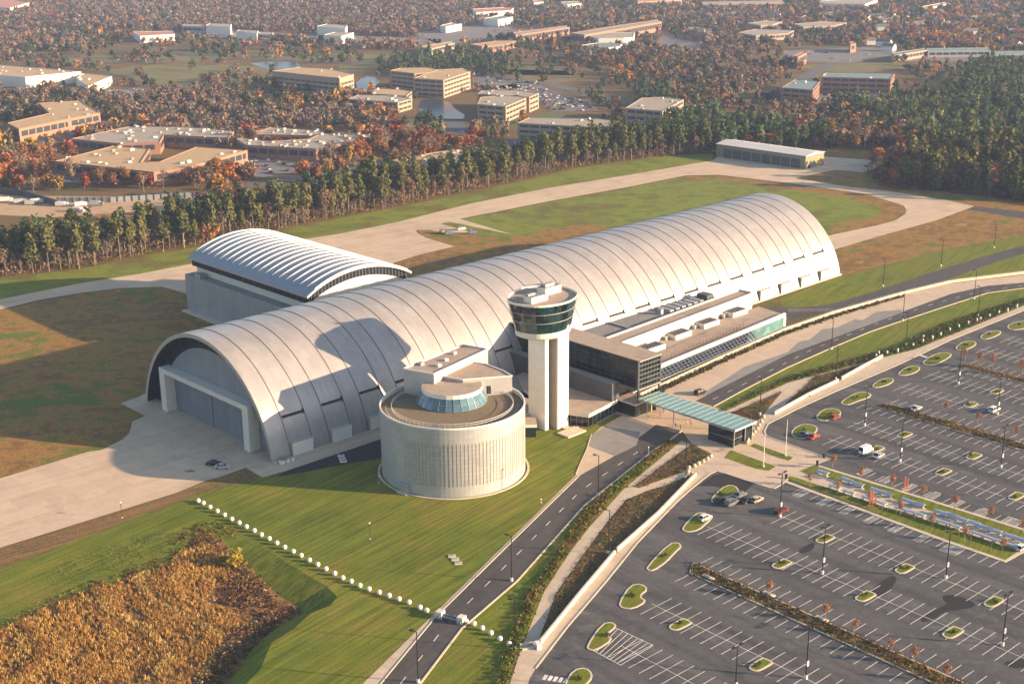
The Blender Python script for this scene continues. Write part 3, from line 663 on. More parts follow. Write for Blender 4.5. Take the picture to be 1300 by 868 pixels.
for k in range(19):
    b = MB(); t = T0 + .4 + (T1 - T0 - .8) * k / 18
    for a, c in zip(SS[2:], SS[3:-1]):
        za, zc_ = aarc(a), aarc(c)
        w, h = .22, .32
        b.poly([F3(a, t - w, za + h), F3(c, t - w, zc_ + h), F3(c, t + w, zc_ + h), F3(a, t + w, za + h)], 'rib')
        b.poly([F3(a, t - w, za - .05), F3(c, t - w, zc_ - .05), F3(c, t - w, zc_ + h), F3(a, t - w, za + h)], 'rib')
        b.poly([F3(c, t + w, zc_ - .05), F3(a, t + w, za - .05), F3(a, t + w, za + h), F3(c, t + w, zc_ + h)], 'rib')
    b.build('roof_rib', ann)
b = MB()                                               # clerestory glass below the eaves
b.sbox(69.5, 70.4, 41, 120.5, 18.6, 21.1, 'navy')
for a, c in zip(SS[1:-1], SS[2:-1]):
    za, zc_ = aarc(a) - 1.0, aarc(c) - 1.0
    b.poly([F3(a, 40.3, za - 3.2), F3(c, 40.3, zc_ - 3.2), F3(c, 40.3, zc_), F3(a, 40.3, za)], 'navy')
b.build('clerestory_window', ann)
b = MB()
for k in range(1, 30):
    s_ = 69.5 + 47.8 * k / 30; b.beam(F3(s_, 40.15, aarc(s_) - 4.1), F3(s_, 40.15, aarc(s_) - .9), .42, .2, 'mull')
for k in range(20): b.beam(F3(69.4, 43 + 4 * k, 18.6), F3(69.4, 43 + 4 * k, 21.1), .12, .12, 'darkmull')
b.build('mullion', ann)
b = MB()                                               # tympanum under the glass
for a, c in zip(SS[1:-1], SS[2:-1]):
    b.poly([F3(a, 40.5, 15.5), F3(c, 40.5, 15.5), F3(c, 40.5, aarc(c) - 4.1), F3(a, 40.5, aarc(a) - 4.1)], 'offwhite')
b.build('end_wall', ann)
for q_ in ((66.5, 69.5, 110, 114, 15.5, 17, 'galv'), (74, 78, 37, 39, 15.5, 17.0, 'white'), (88, 90, 37, 39, 15.5, 16.8, 'white')): b = MB(); b.sbox(*q_); b.build('roof_vent', ann)
b = MB(); b.sbox(63.5, 66, 70, 121.5, 0, .5, 'kerb'); b.build('ledge', ann)

# ================================================================ OBSERVATION TOWER
tow = thing('observation_tower', F3(80, -72, 0), 'white observation tower with flared dark green glass cab', 'tower')
b = MB()
b.sbox(79.0, 83.8, -78.4, -68.4, 0, 33.5, 'white'); b.build('shaft', tow)
b = MB(); b.prism([F(75.4, -76.4), F(76.9, -76.4), F(76.9, -69.0), F(75.0, -69.4)], 0, 33.5, 'white'); b.build('side_fin', tow)
b = MB(); b.sbox(76.92, 78.98, -73.6, -69.2, 0, 33.4, 'recess_shade'); b.sbox(78.7, 78.98, -78.1, -73.6, 0, 33.4, 'recess_shade'); b.build('recess_shade', tow)  # dark lining paints in the shade between shaft and fin
cab_top = chaikin([(67.9, -67.7), (68.3, -72.5), (70.3, -77.6), (76, -80.4), (82, -80.6), (87, -78.6), (91.0, -75.4), (92.8, -69.6), (92.0, -63.4), (88, -60.2), (82, -59.4), (76, -60.9), (71, -64.2)], 2)
cx_, cy_ = 80.2, -72.0
def cab(f): return [(cx_ + (p[0] - cx_) * f, cy_ + (p[1] - cy_) * f) for p in cab_top]
def loft(b, rings, mat, smooth=True):
    for (pa, za), (pb, zb) in zip(rings, rings[1:]):
        n = len(pa)
        for k in range(n):
            j = (k + 1) % n; b.poly([F3(*pa[k], za), F3(*pa[j], za), F3(*pb[j], zb), F3(*pb[k], zb)], mat)
b = MB(); loft(b, [(cab(.80), 32.3), (cab(.985), 41.35)], 'tglass'); b.build('cab_glass', tow)
b = MB()
for f, z in ((.870, 35.7), (.930, 38.65)):
    p = cab(f * 1.004); 
    for k in range(len(p)): b.beam(F3(*p[k], z), F3(*p[(k + 1) % len(p)], z), .14, .22, 'mull')
b.build('cab_mullion', tow)
b = MB(); p0, p1 = cab(.80 * 1.006), cab(.985 * 1.004)
for k in range(0, len(p0), 3): b.beam(F3(*p0[k], 32.3), F3(*p1[k], 41.3), .1, .1, 'darkmull')
b.build('cab_post', tow)
b = MB(); loft(b, [(cab(.60), 30.1), (cab(.74), 30.2), (cab(.80), 30.7), (cab(.812), 32.3), (cab(.79), 32.35)], 'offwhite')
b.tess([[F(*p) for p in cab(.60)]], 30.1, 'offwhite'); b.build('cab_base', tow)
b = MB(); loft(b, [(cab(.98), 41.35), (cab(1.0), 41.35), (cab(1.008), 42.0), (cab(.99), 42.0), (cab(.985), 41.4)], 'white')
b.build('cab_rim', tow)
b = MB(); b.tess([[F(*p) for p in cab(.98)]], 41.35, 'roof_tan'); b.build('cab_roof', tow)
b = MB(); b.sbox(72.5, 79.5, -73.5, -70, 41.3, 43.3, 'white', 'roof_gray'); b.sbox(73, 76, -71.5, -70.4, 43.3, 43.9, 'galv'); b.build('roof_plant', tow)
b = MB(); b.sbox(82, 89, -70, -66.2, 41.3, 43.6, 'white', 'roof_gray'); b.sbox(83, 87, -69, -67.5, 43.6, 44.6, 'galv'); b.beam(F3(79, -64, 44.0), F3(86, -68, 44.2), .5, .5, 'galv'); b.build('roof_plant', tow)
b = MB(); b.tube([F3(90.5, -68, 41.3), F3(90.5, -68, 44.3)], .08, 'steel'); b.tube([F3(71, -69, 41.3), F3(71, -69, 43.5)], .07, 'steel'); b.build('antenna', tow)

# ================================================================ DRUM (round auditorium)
DC = (-17.37, 362.70); dr = thing('round_auditorium', (*DC, 0), 'round silver metal drum building with roof terrace beside the tower', 'round building')
def dpt(r, a, z): return (DC[0] + r * math.cos(a), DC[1] + r * math.sin(a), z)
def drum_band(b, r, z0, z1, mat, a0=0, a1=360, n=96, r2=None):
    r2 = r2 or r
    k0, k1 = int(a0 / 360 * n), int(a1 / 360 * n)
    for k in range(k0, k1):
        a, c = 2 * math.pi * k / n, 2 * math.pi * (k + 1) / n
        b.poly([dpt(r, a, z0), dpt(r, c, z0), dpt(r2, c, z1), dpt(r2, a, z1)], mat, [(a * r, z0), (c * r, z0), (c * r, z1), (a * r, z1)])
b = MB(); drum_band(b, 21.0, 15.9, 20.3, 'drum'); drum_band(b, 21.0, 0, 15.9, 'drum', 0, 236); drum_band(b, 21.0, 0, 15.9, 'drum', 349, 360); drum_band(b, 21.0, 0, 3.2, 'drum', 236, 349); drum_band(b, 20.97, 3.2, 15.9, 'drumrib', 236, 349)
for z, up in ((3.2, 1), (15.9, 0)):
    for k in range(int(236 / 360 * 96), int(349 / 360 * 96)):
        a, c = 2 * math.pi * k / 96, 2 * math.pi * (k + 1) / 96; b.poly([dpt(21, a, z), dpt(21, c, z), dpt(20.96, c, z), dpt(20.96, a, z)], 'drum')
b.build('wall', dr, smooth=True)
b = MB()
for k in range(38):
    a = R(237 + k * 2.95); b.beam(dpt(20.99, a, 3.2), dpt(20.99, a, 15.9), .10, .10, 'galv')
b.build('wall_rib', dr)
b = MB(); drum_band(b, 21.05, 20.25, 20.75, 'white'); drum_band(b, 21.05, 20.75, 20.76, 'white', r2=20.7); drum_band(b, 20.7, 20.76, 19.5, 'offwhite'); b.build('parapet', dr, smooth=True)
b = MB(); b.tess([[dpt(20.9, 2 * math.pi * k / 96, 0)[:2] for k in range(96)]], 19.5, 'terrace'); b.build('terrace_deck', dr)
b = MB(); n = 72
for k in range(n):
    a, c = 2 * math.pi * k / n, 2 * math.pi * (k + 1) / n
    b.tube([dpt(17.6, a, 19.5), dpt(17.6, a, 20.7)], .05, 'galv', 4)
    for z in (20.1, 20.7): b.beam(dpt(17.6, a, z), dpt(17.6, c, z), .09, .09, 'white')
b.build('railing', dr)
b = MB()
for k in range(40):
    a = R(180 + k * 4.6) ; b.box(dpt(19.2, a, 0)[:2], (math.cos(a), math.sin(a)), .2, .2, 19.5, 19.85, 'galv')
b.build('deck_light', dr)
b = MB(); b.prism([F(32.5, -60.1), F(35.7, -70.1), F(62.5, -64.3), F(59.9, -55.8)], 0.0, 27.0, 'cladgrey', 'roof_tan'); b.build('stair_block', dr)
b = MB()
q = [(32.5, -60.1), (35.7, -70.1), (62.5, -64.3), (59.9, -55.8)]
for k in range(4): b.beam(F3(*q[k], 27.15), F3(*q[(k + 1) % 4], 27.15), .35, .5, 'white')
b.sbox(38, 39.4, -61.5, -60, 27, 27.8, 'galv'); b.sbox(41, 42.2, -66, -65, 27, 27.7, 'white'); b.sbox(46, 47.2, -63.5, -62.6, 27, 27.6, 'white'); b.sbox(52, 53, -60.6, -59.8, 27, 27.8, 'white')
b.build('roof_trim', dr)
b = MB(); dq = [(39.4, -66.6), (42.2, -75.4), (54.7, -83.2), (56.0, -78), (56.6, -70), (54.6, -64.8)]
b.prism([F(*p) for p in dq], 19.5, 25.0, 'cladgrey', 'roof_tan'); b.build('upper_block', dr)
b = MB()
for k in range(len(dq)): b.beam(F3(*dq[k], 25.1), F3(*dq[(k + 1) % len(dq)], 25.1), .3, .4, 'white')
b.build('roof_edge', dr)
b = MB()
for f in (.50, .545):
    p = (42.2 + 12.5 * f, -75.4 - 7.8 * f); d = Vector((12.5, -7.8)).normalized()
    b.poly([F3(p[0] - .05 - d.x * .25, p[1] - .08 - d.y * .25, 20.1), F3(p[0] - .05 + d.x * .25, p[1] - .08 + d.y * .25, 20.1), F3(p[0] - .05 + d.x * .25, p[1] - .08 + d.y * .25, 22.6), F3(p[0] - .05 - d.x * .25, p[1] - .08 - d.y * .25, 22.6)], 'slot')
b.build('window', dr)
TC = (38.6, -74.6)
def tpt(r, k, n=28): a = 2 * math.pi * k / n; return F(TC[0] + r * math.cos(a), TC[1] + r * math.sin(a))
b = MB(); b.prism([tpt(8.9, k) for k in range(28)], 22.9, 24.1, 'white', 'roof_tan', bottom=True); b.build('lantern_roof', dr)
b = MB()
for k in range(28): b.poly([(*tpt(10.5, k), 19.6), (*tpt(10.5, k + 1), 19.6), (*tpt(8.7, k + 1), 22.9), (*tpt(8.7, k), 22.9)], 'bglass')
b.build('lantern_glass', dr)
b = MB()
for k in range(28): b.beam((*tpt(10.55, k), 19.6), (*tpt(8.75, k), 22.9), .12, .12, 'mull')
for f, z in ((10.55, 19.75), (9.65, 21.2)):
    for k in range(28): b.beam((*tpt(f, k), z), (*tpt(f, k + 1), z), .12, .12, 'mull')
b.build('lantern_mullion', dr)
b = MB(); drum_band(b, 22.2, .0, .2, 'kerb', r2=22.2); drum_band(b, 22.2, .2, .2, 'kerb', r2=21.6); drum_band(b, 21.6, .2, .0, 'kerb')
b.build('base_kerb', dr)
b = MB(); a = R(232); b.box(dpt(21.3, a, 0)[:2], (math.cos(a), math.sin(a)), .7, 1.6, 0, 3.0, 'galv'); b.box(dpt(22.4, a, 0)[:2], (math.cos(a), math.sin(a)), .5, 1.9, 0, .25, 'kerb'); b.build('service_door', dr)

# ================================================================ ENTRANCE HALL
ent = thing('entrance_hall', F3(105, -60, 0), 'black glass box entrance hall jutting from the hangar above the plaza', 'entrance building')
b = MB(); b.sbox(106.3, 116.7, -88.0, -26, 8.8, 18.1, 'dglass', 'roof_gray', bottom=True); b.build('glass_box', ent)
b = MB(); b.sbox(106.0, 117.0, -88.3, -26, 18.1, 18.5, 'wallgrey', 'roof_tan', bottom=True); b.build('box_roof', ent)
b = MB()
for k in range(1, 7): b.beam(F3(106.3 + 10.4 * k / 7, -88.08, 8.9), F3(106.3 + 10.4 * k / 7, -88.08, 18.0), .12, .12, 'mull')
for k in range(1, 6): b.beam(F3(106.3, -88.08, 8.9 + 9.2 * k / 6), F3(116.7, -88.08, 8.9 + 9.2 * k / 6), .12, .12, 'mull')
for k in range(1, 22): b.beam(F3(106.22, -88 + 2.8 * k, 8.9), F3(106.22, -88 + 2.8 * k, 18.0), .09, .09, 'darkmull')
for k in range(1, 5): b.beam(F3(106.22, -88, 8.9 + 9.2 * k / 5), F3(106.22, -26, 8.9 + 9.2 * k / 5), .07, .07, 'darkmull')
b.build('mullion', ent)
b = MB()
for s_, t_, mt in ((106.1, -88.15, 'mull'), (116.9, -88.15, 'mull')): b.beam(F3(s_, t_, 8.6), F3(s_, t_, 18.4), .5, .5, mt)
for z in (18.3, 8.7): b.beam(F3(106.1, -88.2, z), F3(116.9, -88.2, z), .5, .45, 'mull')
b.build('end_frame', ent)
for s_ in (106.3, 116.6):
    b = MB(); b.tube([F3(s_, -87.8, 0), F3(s_, -87.8, 8.8)], .28, 'steel', 8); b.build('column', ent)
b = MB(); b.sbox(100.6, 103.9, -81.8, -24, 4.4, 10.4, 'wallgrey', 'roof_gray'); b.sbox(100.6, 103.9, -60, -24, 0, 4.4, 'wallgrey'); b.build('zinc_wall', ent)
b = MB(); b.sbox(103.9, 106.1, -80, -24, 0, 8.6, 'dglass', 'roof_gray'); b.sbox(106.4, 116.5, -76, -24, 0, 8.75, 'dglass'); b.build('lobby_glass', ent)
pv = [(87.6, -83.6), (103.2, -81.2), (103.2, -40), (97, -42), (90, -52), (85, -66), (84.2, -76.6)]
b = MB(); b.prism([F(*p) for p in pv], 0, 3.3, 'dglass', 'roof_tan'); b.build('pavilion_glass', ent)
pw = [(87.1, -84.2), (103.5, -81.7), (103.5, -40), (97, -41.4), (89.5, -51.6), (84.4, -66), (83.7, -77.0)]
b = MB(); b.prism([F(*p) for p in pw], 3.3, 4.5, 'offwhite', 'roof_tan', bottom=True); b.build('pavilion_roof', ent)
b = MB()
for k in range(1, 7): f = k / 7; b.beam(F3(87.6 + 15.6 * f, -83.68 + 2.4 * f, 0), F3(87.6 + 15.6 * f, -83.68 + 2.4 * f, 3.3), .12, .12, 'mull')
for k in range(0, 4): f = k / 4; b.beam(F3(87.5 - 3.3 * f, -83.6 + 7 * f, 0), F3(87.5 - 3.3 * f, -83.6 + 7 * f, 3.3), .12, .12, 'mull')
b.build('pavilion_mullion', ent)
b = MB(); b.sbox(104, 111.5, -88.6, -80, 0, 4.0, 'dglass', 'roof_tan'); b.sbox(103.8, 111.8, -88.9, -80, 4.0, 4.4, 'offwhite', 'roof_tan', bottom=True)
b.build('vestibule', ent)
b = MB(); b.sbox(111.8, 112.2, -88.9, -84, 0, 3.6, 'gold'); b.sbox(113.5, 113.9, -89.3, -85, 0, 3.6, 'steel'); b.build('door_screen', ent)
b = MB(); b.prism([F(66.6, -75.6), F(69.5, -78.2), F(73.6, -73.6), F(70.6, -71)], 0, 3.4, 'dglass'); b.prism([F(66.2, -75.7), F(69.5, -78.7), F(74.0, -73.6), F(70.6, -70.5)], 3.4, 4.3, 'white', 'roof_tan', bottom=True); b.build('link_corridor', ent)
b = MB(); b.sbox(60, 84, -70, -38, 0, 4.2, 'cladgrey', 'roof_tan'); b.sbox(84, 97, -52, -38, 0, 4.25, 'cladgrey', 'roof_gray'); b.build('low_wing', ent)
b = MB(); b.sbox(76, 84, -86, -81, 0, .5, 'kerb'); b.sbox(80.5, 82.8, -80.6, -78.6, 0, .35, 'kerb'); b.build('entrance_step', ent)

# ================================================================ LONG TERMINAL WING
ter = thing('terminal_wing', F3(165, -58, 0), 'long low white terminal wing with sunshades along the drop-off road', 'terminal building')
front = [(117.2, -74.6), (137, -72.6), (170, -70.4), (190, -69.0), (215.5, -67.2)]
b = MB(); b.prism([F(*p) for p in front] + [F(217, -54), F(117.2, -54)], 0, 5.6, 'cladgrey', 'roof_tan'); b.build('wall', ter)
fr2 = [(p[0], p[1] - .5) for p in front]
b = MB(); b.prism([F(*p) for p in fr2] + [F(217.6, -53.9), F(117.2, -53.9)], 5.6, 6.1, 'white', 'roof_tan', bottom=True); b.build('roof', ter)
b = MB()
for a, c in zip(fr2, fr2[1:]): b.beam(F3(*a, 6.2), F3(*c, 6.2), .9, 1.3, 'white')
b.build('fascia', ter)
b = MB()
for a, c in zip(front, front[1:]):
    m_ = 'tealglass' if a[0] >= 189 else 'dglass'
    b.poly([F3(a[0], a[1] - .12, 1.0), F3(c[0], c[1] - .12, 1.0), F3(c[0], c[1] - .12, 5.4), F3(a[0], a[1] - .12, 5.4)], m_)
b.build('window_band', ter)
def fr(s):
    for a, c in zip(front, front[1:]):
        if s <= c[0]: return a[1] + (c[1] - a[1]) * (s - a[0]) / (c[0] - a[0])
    return front[-1][1]
for k in range(34):
    s_ = 120 + 2.15 * k; b = MB()
    b.beam(F3(s_, fr(s_) - .2, 5.4), F3(s_ - 1.0, fr(s_) - 4.0, 3.6), .55, .45, 'louvre')
    b.beam(F3(s_ - 1.0, fr(s_) - 4.0, 3.7), F3(s_ - 1.0, fr(s_) - 4.0, .1), .12, .12, 'galv')
    b.build('sunshade_louvre', ter)
b = MB()
for dt_, z in ((1.0, 5.1), (2.2, 4.6), (3.4, 4.1), (4.2, 3.6)): b.beam(F3(119, fr(119) - dt_, z), F3(193, fr(193) - dt_, z), .12, .12, 'louvre')
b.build('sunshade_rail', ter)
b = MB(); b.prism([F(117.2, -55.8), F(133, -55.8), F(218, -50.4), F(218, -44), F(133, -48.8), F(117.2, -48.8)], 0, 10.6, 'offwhite', 'roof_tan'); b.build('clerestory_block', ter)
b = MB()
for a, c in (((117.2, -56), (133, -56)), ((133, -56), (218.2, -50.6)), ((218.2, -50.6), (218.2, -43.8)), ((218.2, -43.8), (133, -48.7)), ((133, -48.7), (117.2, -48.7))): b.beam(F3(*a, 10.8), F3(*c, 10.8), .5, .7, 'white')
b.build('parapet', ter)
b = MB(); b.prism([F(117.2, -48.8), F(133, -48.8), F(206, -44.8), F(206, -33), F(117.2, -33)], 0, 9.9, 'cladgrey', 'roof_gray'); b.build('rear_roof', ter)
for q_ in [(176 + 3.6 * k, 178.2 + 3.6 * k, -43.2, -37.5, 9.9, 11.1, 'galv') for k in range(6)] + [(198.5, 202.5, -43, -38, 9.9, 12.2, 'wallgrey'), (172, 173.5, -42, -40, 9.9, 12, 'galv'), (150, 151, -47.5, -35, 9.9, 10.4, 'galv')]: b = MB(); b.sbox(*q_); b.build('roof_unit', ter)
for q in ((828, 441), (862, 424), (898, 410), (934, 396)):
    s_, t_ = ST(*G(q[0], q[1], 7.0)); b = MB()
    b.sbox(s_ - 4.6, s_ + 4.6, t_ - 2.3, t_ + 2.3, 6.1, 7.9, 'white', 'galv')
    for k in range(6): b.sbox(s_ - 4.0 + 1.35 * k, s_ - 3.3 + 1.35 * k, t_ - 1.9, t_ + 1.9, 7.9, 8.15, 'wallgrey')
    b.sbox(s_ - 7.2, s_ - 5.2, t_ + .2, t_ + 2.0, 6.1, 7.3, 'galv'); b.build('roof_vent', ter)
b = MB(); (a0, t0), (a1, t1) = ST(*G(838, 463, 6.2)), ST(*G(943, 416, 6.2))
n = 24
for k in range(n + 1):
    f = k / n; s_, t_ = a0 + (a1 - a0) * f, t0 + (t1 - t0) * f
    b.beam(F3(s_, t_, 6.1), F3(s_, t_, 8.5), .14, .14, 'redsteel')
    if k < n:
        s2, t2 = a0 + (a1 - a0) * (k + 1) / n, t0 + (t1 - t0) * (k + 1) / n
        b.beam(F3(s_, t_, 6.4), F3(s2, t2, 8.4), .1, .1, 'redsteel'); b.beam(F3(s_, t_, 8.45), F3(s2, t2, 8.45), .12, .12, 'redsteel'); b.beam(F3(s_, t_, 6.4), F3(s2, t2, 6.4), .12, .12, 'redsteel')
b.build('roof_screen', ter)
b = MB(); b.sbox(217.6, 219, -66, -54, 0, 4.2, 'white'); b.build('end_wall', ter)

pw_ = px_poly([(812,503),(838,491),(920,453),(998,419),(1057.7,398.5),(1148,373),(1208,358.8),(1300,347.5),(1420,331)])
b = MB(); ribbon(b, pw_, .55, 0, 1.15, 'kerb'); b.build; o = b.build('parapet_wall', base=(*pw_[3], 0)); tag(o, 'long low cream parapet wall curving along the wide drop-off pavement', 'low wall')
b = MB()
ln = chaikin(offset_line(pw_[3:], 1.2), 1, False)
for a, c in zip(ln, ln[1:]):
    L_ = math.hypot(c[0] - a[0], c[1] - a[1]); n = max(1, int(L_ / 2.4))
    for k in range(n): f = k / n; p = (a[0] + (c[0] - a[0]) * f, a[1] + (c[1] - a[1]) * f); b.tube([(*p, 0), (*p, 1.1)], .05, 'galv', 4)
    b.beam((*a, 1.1), (*c, 1.1), .07, .07, 'galv')
tag(b.build('guard_rail', base=(*ln[0], 0)), 'thin galvanised guard rail behind the curving parapet wall', 'railing')
b = MB()
for i in range(40):
    p = G(1001 + i * 1.45, 396.5 - i * .02); b.tube([(*p, 0), (*p, 1.5)], .04, 'galv', 4)
tag(b.build('wire_fence', base=(*G(1030, 396), 0)), 'short grey picket fence beside the asphalt yard', 'fence')
for nm, q, lab in (('garden_wall', [(686,817.5),(735,757),(780.5,703)], 'white retaining wall along the lower half of the garden beds'), ('garden_wall', [(783,700),(836,653),(883,604)], 'white retaining wall along the brown bed nearer the plaza'),
               ('garden_wall', [(983,526.5),(1025,503),(1064,484.5)], 'white retaining wall beside the upper path, nearer the plaza'), ('garden_wall', [(1068,482),(1095,467),(1120,453.5)], 'white retaining wall beside the upper path, nearer the small white bollards')):
    b = MB(); g = px_poly(q); ribbon(b, g, .5, 0, 1.15, 'wall_cream'); tag(b.build(nm, base=(*g[1], 0)), lab, 'low wall', 'white walls between garden and car park')
# steps at the bottom of the garden path
st = thing('garden_steps', (*G(668, 822), 0), 'pale stone steps at the foot of the garden path', 'steps')
b = MB(); u = Vector(G(684, 822)) - Vector(G(661, 826)); u.normalize()
for i in range(2): b.box(G(672 - i * 2, 818 + i * 5), (u.x, u.y), 2.2, .35, 0, .55 - .2 * i, 'kerb')
b.build('step', st); b = MB(); b.box(G(683, 822), (u.x, u.y), .5, 1.0, 0, 1.3, 'white'); b.build('cheek_wall', st)

# ================================================================ BRIDGE CANOPY
M['tealmet'] = plain('teal_beam', (.22, .31, .30), .4, .3)
can = thing('glass_canopy', F3(110.5, -108, 0), 'teal glass canopy crossing the road to a dark glass pavilion', 'canopy')
b = MB(); b.sbox(105.4, 115.4, -127.2, -88.9, 5.95, 6.07, 'canopy', bottom=True); b.build('roof_glass', can)
b = MB()
for k in range(17): b.beam(F3(105.2, -127.2 + 2.39 * k, 6.12), F3(115.7, -127.2 + 2.39 * k, 6.12), .14, .12, 'tealmet')
for s_ in (105.2, 108.8, 112.2, 115.6): b.beam(F3(s_, -127.4, 5.7), F3(s_, -88.8, 5.7), .2, .35, 'galv')
b.beam(F3(105, -127.5, 6.0), F3(115.8, -127.5, 6.0), .3, .5, 'white')
b.build('beam', can)
for s_, t_ in ((106, -92), (115, -92), (106, -103), (115, -103), (115, -115), (111.4, -126.6), (115, -126.6), (105.6, -126.9)):
    b = MB(); b.tube([F3(s_, t_, 0), F3(s_, t_, 5.6)], .17, 'galv', 8); b.build('column', can)
b = MB(); b.sbox(105.7, 110.2, -126.4, -117, 0, 5.4, 'dglass', bottom=True); b.sbox(111.8, 115, -126.4, -123, 0, 5.3, 'dglass'); b.build('pavilion_glass', can)
b = MB(); 
for a, c in (((105.6, -126.5), (105.6, -117)), ((105.6, -126.5), (110.3, -126.5))):
    for z in (.2, 2.7, 5.3): b.beam(F3(*a, z), F3(*c, z), .12, .12, 'mull')
b.build('pavilion_mullion', can)

# ================================================================ STORAGE BARN
bp = [G(909, 198.5), G(1022, 215), G(1048, 210)]; bu = Vector(bp[1]) - Vector(bp[0]); bl = bu.length; bu.normalize(); bv = Vector(bp[2]) - Vector(bp[1]); bw = 21.0
bv = Vector((-bu.y, bu.x))
def BQ(x, y): return (bp[0][0] + bu.x * x + bv.x * y, bp[0][1] + bu.y * x + bv.y * y)
barn = thing('storage_barn', (*BQ(bl / 2, bw / 2), 0), 'long olive metal storage barn with white low-pitched roof at the taxiway end', 'storage building')
M['olive'] = plain('olive_cladding', (.20, .19, .12), .6, .1, var=.08); M['roofwhite'] = plain('white_metal_roof', (.62, .57, .50), .55, .1, var=.05)
b = MB(); b.prism([BQ(0, 0), BQ(bl, 0), BQ(bl, bw), BQ(0, bw)], 0, 8.1, 'olive'); b.build('wall', barn)
b = MB(); zr = [(-.4, 8.1), (bw / 2, 9.7), (bw + .4, 8.1)]
for (y0, z0), (y1, z1) in zip(zr, zr[1:]): b.poly([(*BQ(-.5, y0), z0 + .15), (*BQ(bl + .5, y0), z0 + .15), (*BQ(bl + .5, y1), z1 + .15), (*BQ(-.5, y1), z1 + .15)], 'roofwhite')
for x in (-.5, bl + .5): b.poly([(*BQ(x, -.4), 8.0), (*BQ(x, bw + .4), 8.0), (*BQ(x, bw + .4), 8.25), (*BQ(x, bw / 2), 9.85), (*BQ(x, -.4), 8.25)], 'offwhite')
b.poly([(*BQ(-.5, -.4), 7.9), (*BQ(bl + .5, -.4), 7.9), (*BQ(bl + .5, -.4), 8.25), (*BQ(-.5, -.4), 8.25)], 'olive')
b.build('roof', barn)
for k in range(8):
    b = MB(); x = 6 + k * (bl - 9) / 8; b.poly([(*BQ(x, -.12), .1), (*BQ(x + (bl - 9) / 8 - .9, -.12), .1), (*BQ(x + (bl - 9) / 8 - .9, -.12), 5.8), (*BQ(x, -.12), 5.8)], 'wallgrey'); b.build('door', barn)
b = MB(); b.poly([(*BQ(bl + .12, 13), .1), (*BQ(bl + .12, 16), .1), (*BQ(bl + .12, 16), 6), (*BQ(bl + .12, 13), 6)], 'gold'); b.poly([(*BQ(bl + .12, 3), .1), (*BQ(bl + .12, 5.5), .1), (*BQ(bl + .12, 5.5), 2), (*BQ(bl + .12, 3), 2)], 'slot'); b.build('end_door', barn)
for k in range(3):
    b = MB(); q_ = BQ(14 + 20 * k, bw / 2); b.tube([(*q_, 9.6), (*q_, 10.8)], .35, 'galv', 8); b.build('roof_vent', barn)

# ================================================================ DISTANT BUILDINGS
M['brick'] = plain('tan_brick', (.29, .155, .10), .9, var=.08); M['palebrick'] = plain('pale_brick', (.31, .225, .16), .9, var=.08); M['farwhite'] = plain('far_white_wall', (.62, .57, .50), .8, var=.05)
M['fargrey'] = plain('far_grey_wall', (.30, .30, .29), .8, var=.08); M['farwin'] = plain('far_window_band', (.035, .045, .055), .3); M['roofa'] = plain('far_tan_roof', (.40, .27, .14), .9, var=.1)
M['roofb'] = plain('far_grey_roof', (.30, .25, .19), .9, var=.12); M['roofg'] = plain('green_grey_roof', (.16, .22, .21), .8, var=.1); M['roofr'] = plain('far_red_roof', (.40, .17, .11), .9, var=.1)
M['houseroof'] = plain('shingle_roof', (.14, .125, .115), .9, var=.1)
FOOT = []
def block(name, label, cat, pts, h, wall, roof, storeys=0, clutter=0, z0=0, group=None, near_only=True, parapet=0.5):
    """flat-roofed building from the outline of its roof in the picture"""
    pl = [G(x, y, h) for x, y in pts]; FOOT.append(pl)
    c = (sum(p[0] for p in pl) / len(pl), sum(p[1] for p in pl) / len(pl))
    t = thing(name, (*c, 0), label, cat, group)
    b = MB(); b.prism(pl, 0, h, wall); b.build('wall', t)
    ar = sum(a[0] * q[1] - q[0] * a[1] for a, q in zip(pl, pl[1:] + pl[:1]))
    if ar < 0: pl = pl[::-1]
    b = MB(); b.tess([pl], h + .12, roof)
    ring_kerb(b, pl, .5, h + .02, h + parapet, wall if wall != 'farwin' else roof); b.build('roof', t)
    if storeys:
        n = len(pl); nw = 0
        for k in range(storeys):
            z = h * (k + .42) / storeys; hh = h / storeys * .42
            for i in range(n):
                a, q = pl[i], pl[(i + 1) % n]; l = math.hypot(q[0] - a[0], q[1] - a[1])
                if l < 6: continue
                d = ((q[0] - a[0]) / l, (q[1] - a[1]) / l); nx = (d[1] * .08, -d[0] * .08); k0 = 2.0; seg = 7.5
                while k0 + 3 < l:
                    e = min(k0 + seg - 1.1, l - 2)
                    u0_, u1_ = (a[0] + d[0] * k0 + nx[0], a[1] + d[1] * k0 + nx[1]), (a[0] + d[0] * e + nx[0], a[1] + d[1] * e + nx[1])
                    k0 += seg; nw += 1
                    if nw <= 96 and (nx[1] < 0 or nx[0] > .03): b = MB(); b.poly([(*u0_, z), (*u1_, z), (*u1_, z + hh), (*u0_, z + hh)], 'farwin'); b.build('window', t)
    if clutter:
        xs_ = [p[0] for p in pl]; ys_ = [p[1] for p in pl]; rn = random.Random(int(c[0] * 7 + c[1])); n = 0
        for _ in range(clutter * 12):
            p = (rn.uniform(min(xs_), max(xs_)), rn.uniform(min(ys_), max(ys_)))
            if inside(p, pl): b = MB(); b.box(p, (.8, .6), rn.uniform(.6, 1.5), rn.uniform(.6, 1.2), h + .1, h + rn.uniform(.8, 1.7), rn.choice(['fargrey', 'fargrey', 'roofb', 'farwhite'])); b.build('roof_unit', t); n += 1
            if n >= clutter: break
    return t
OFF = 'office blocks beyond the tree belt'
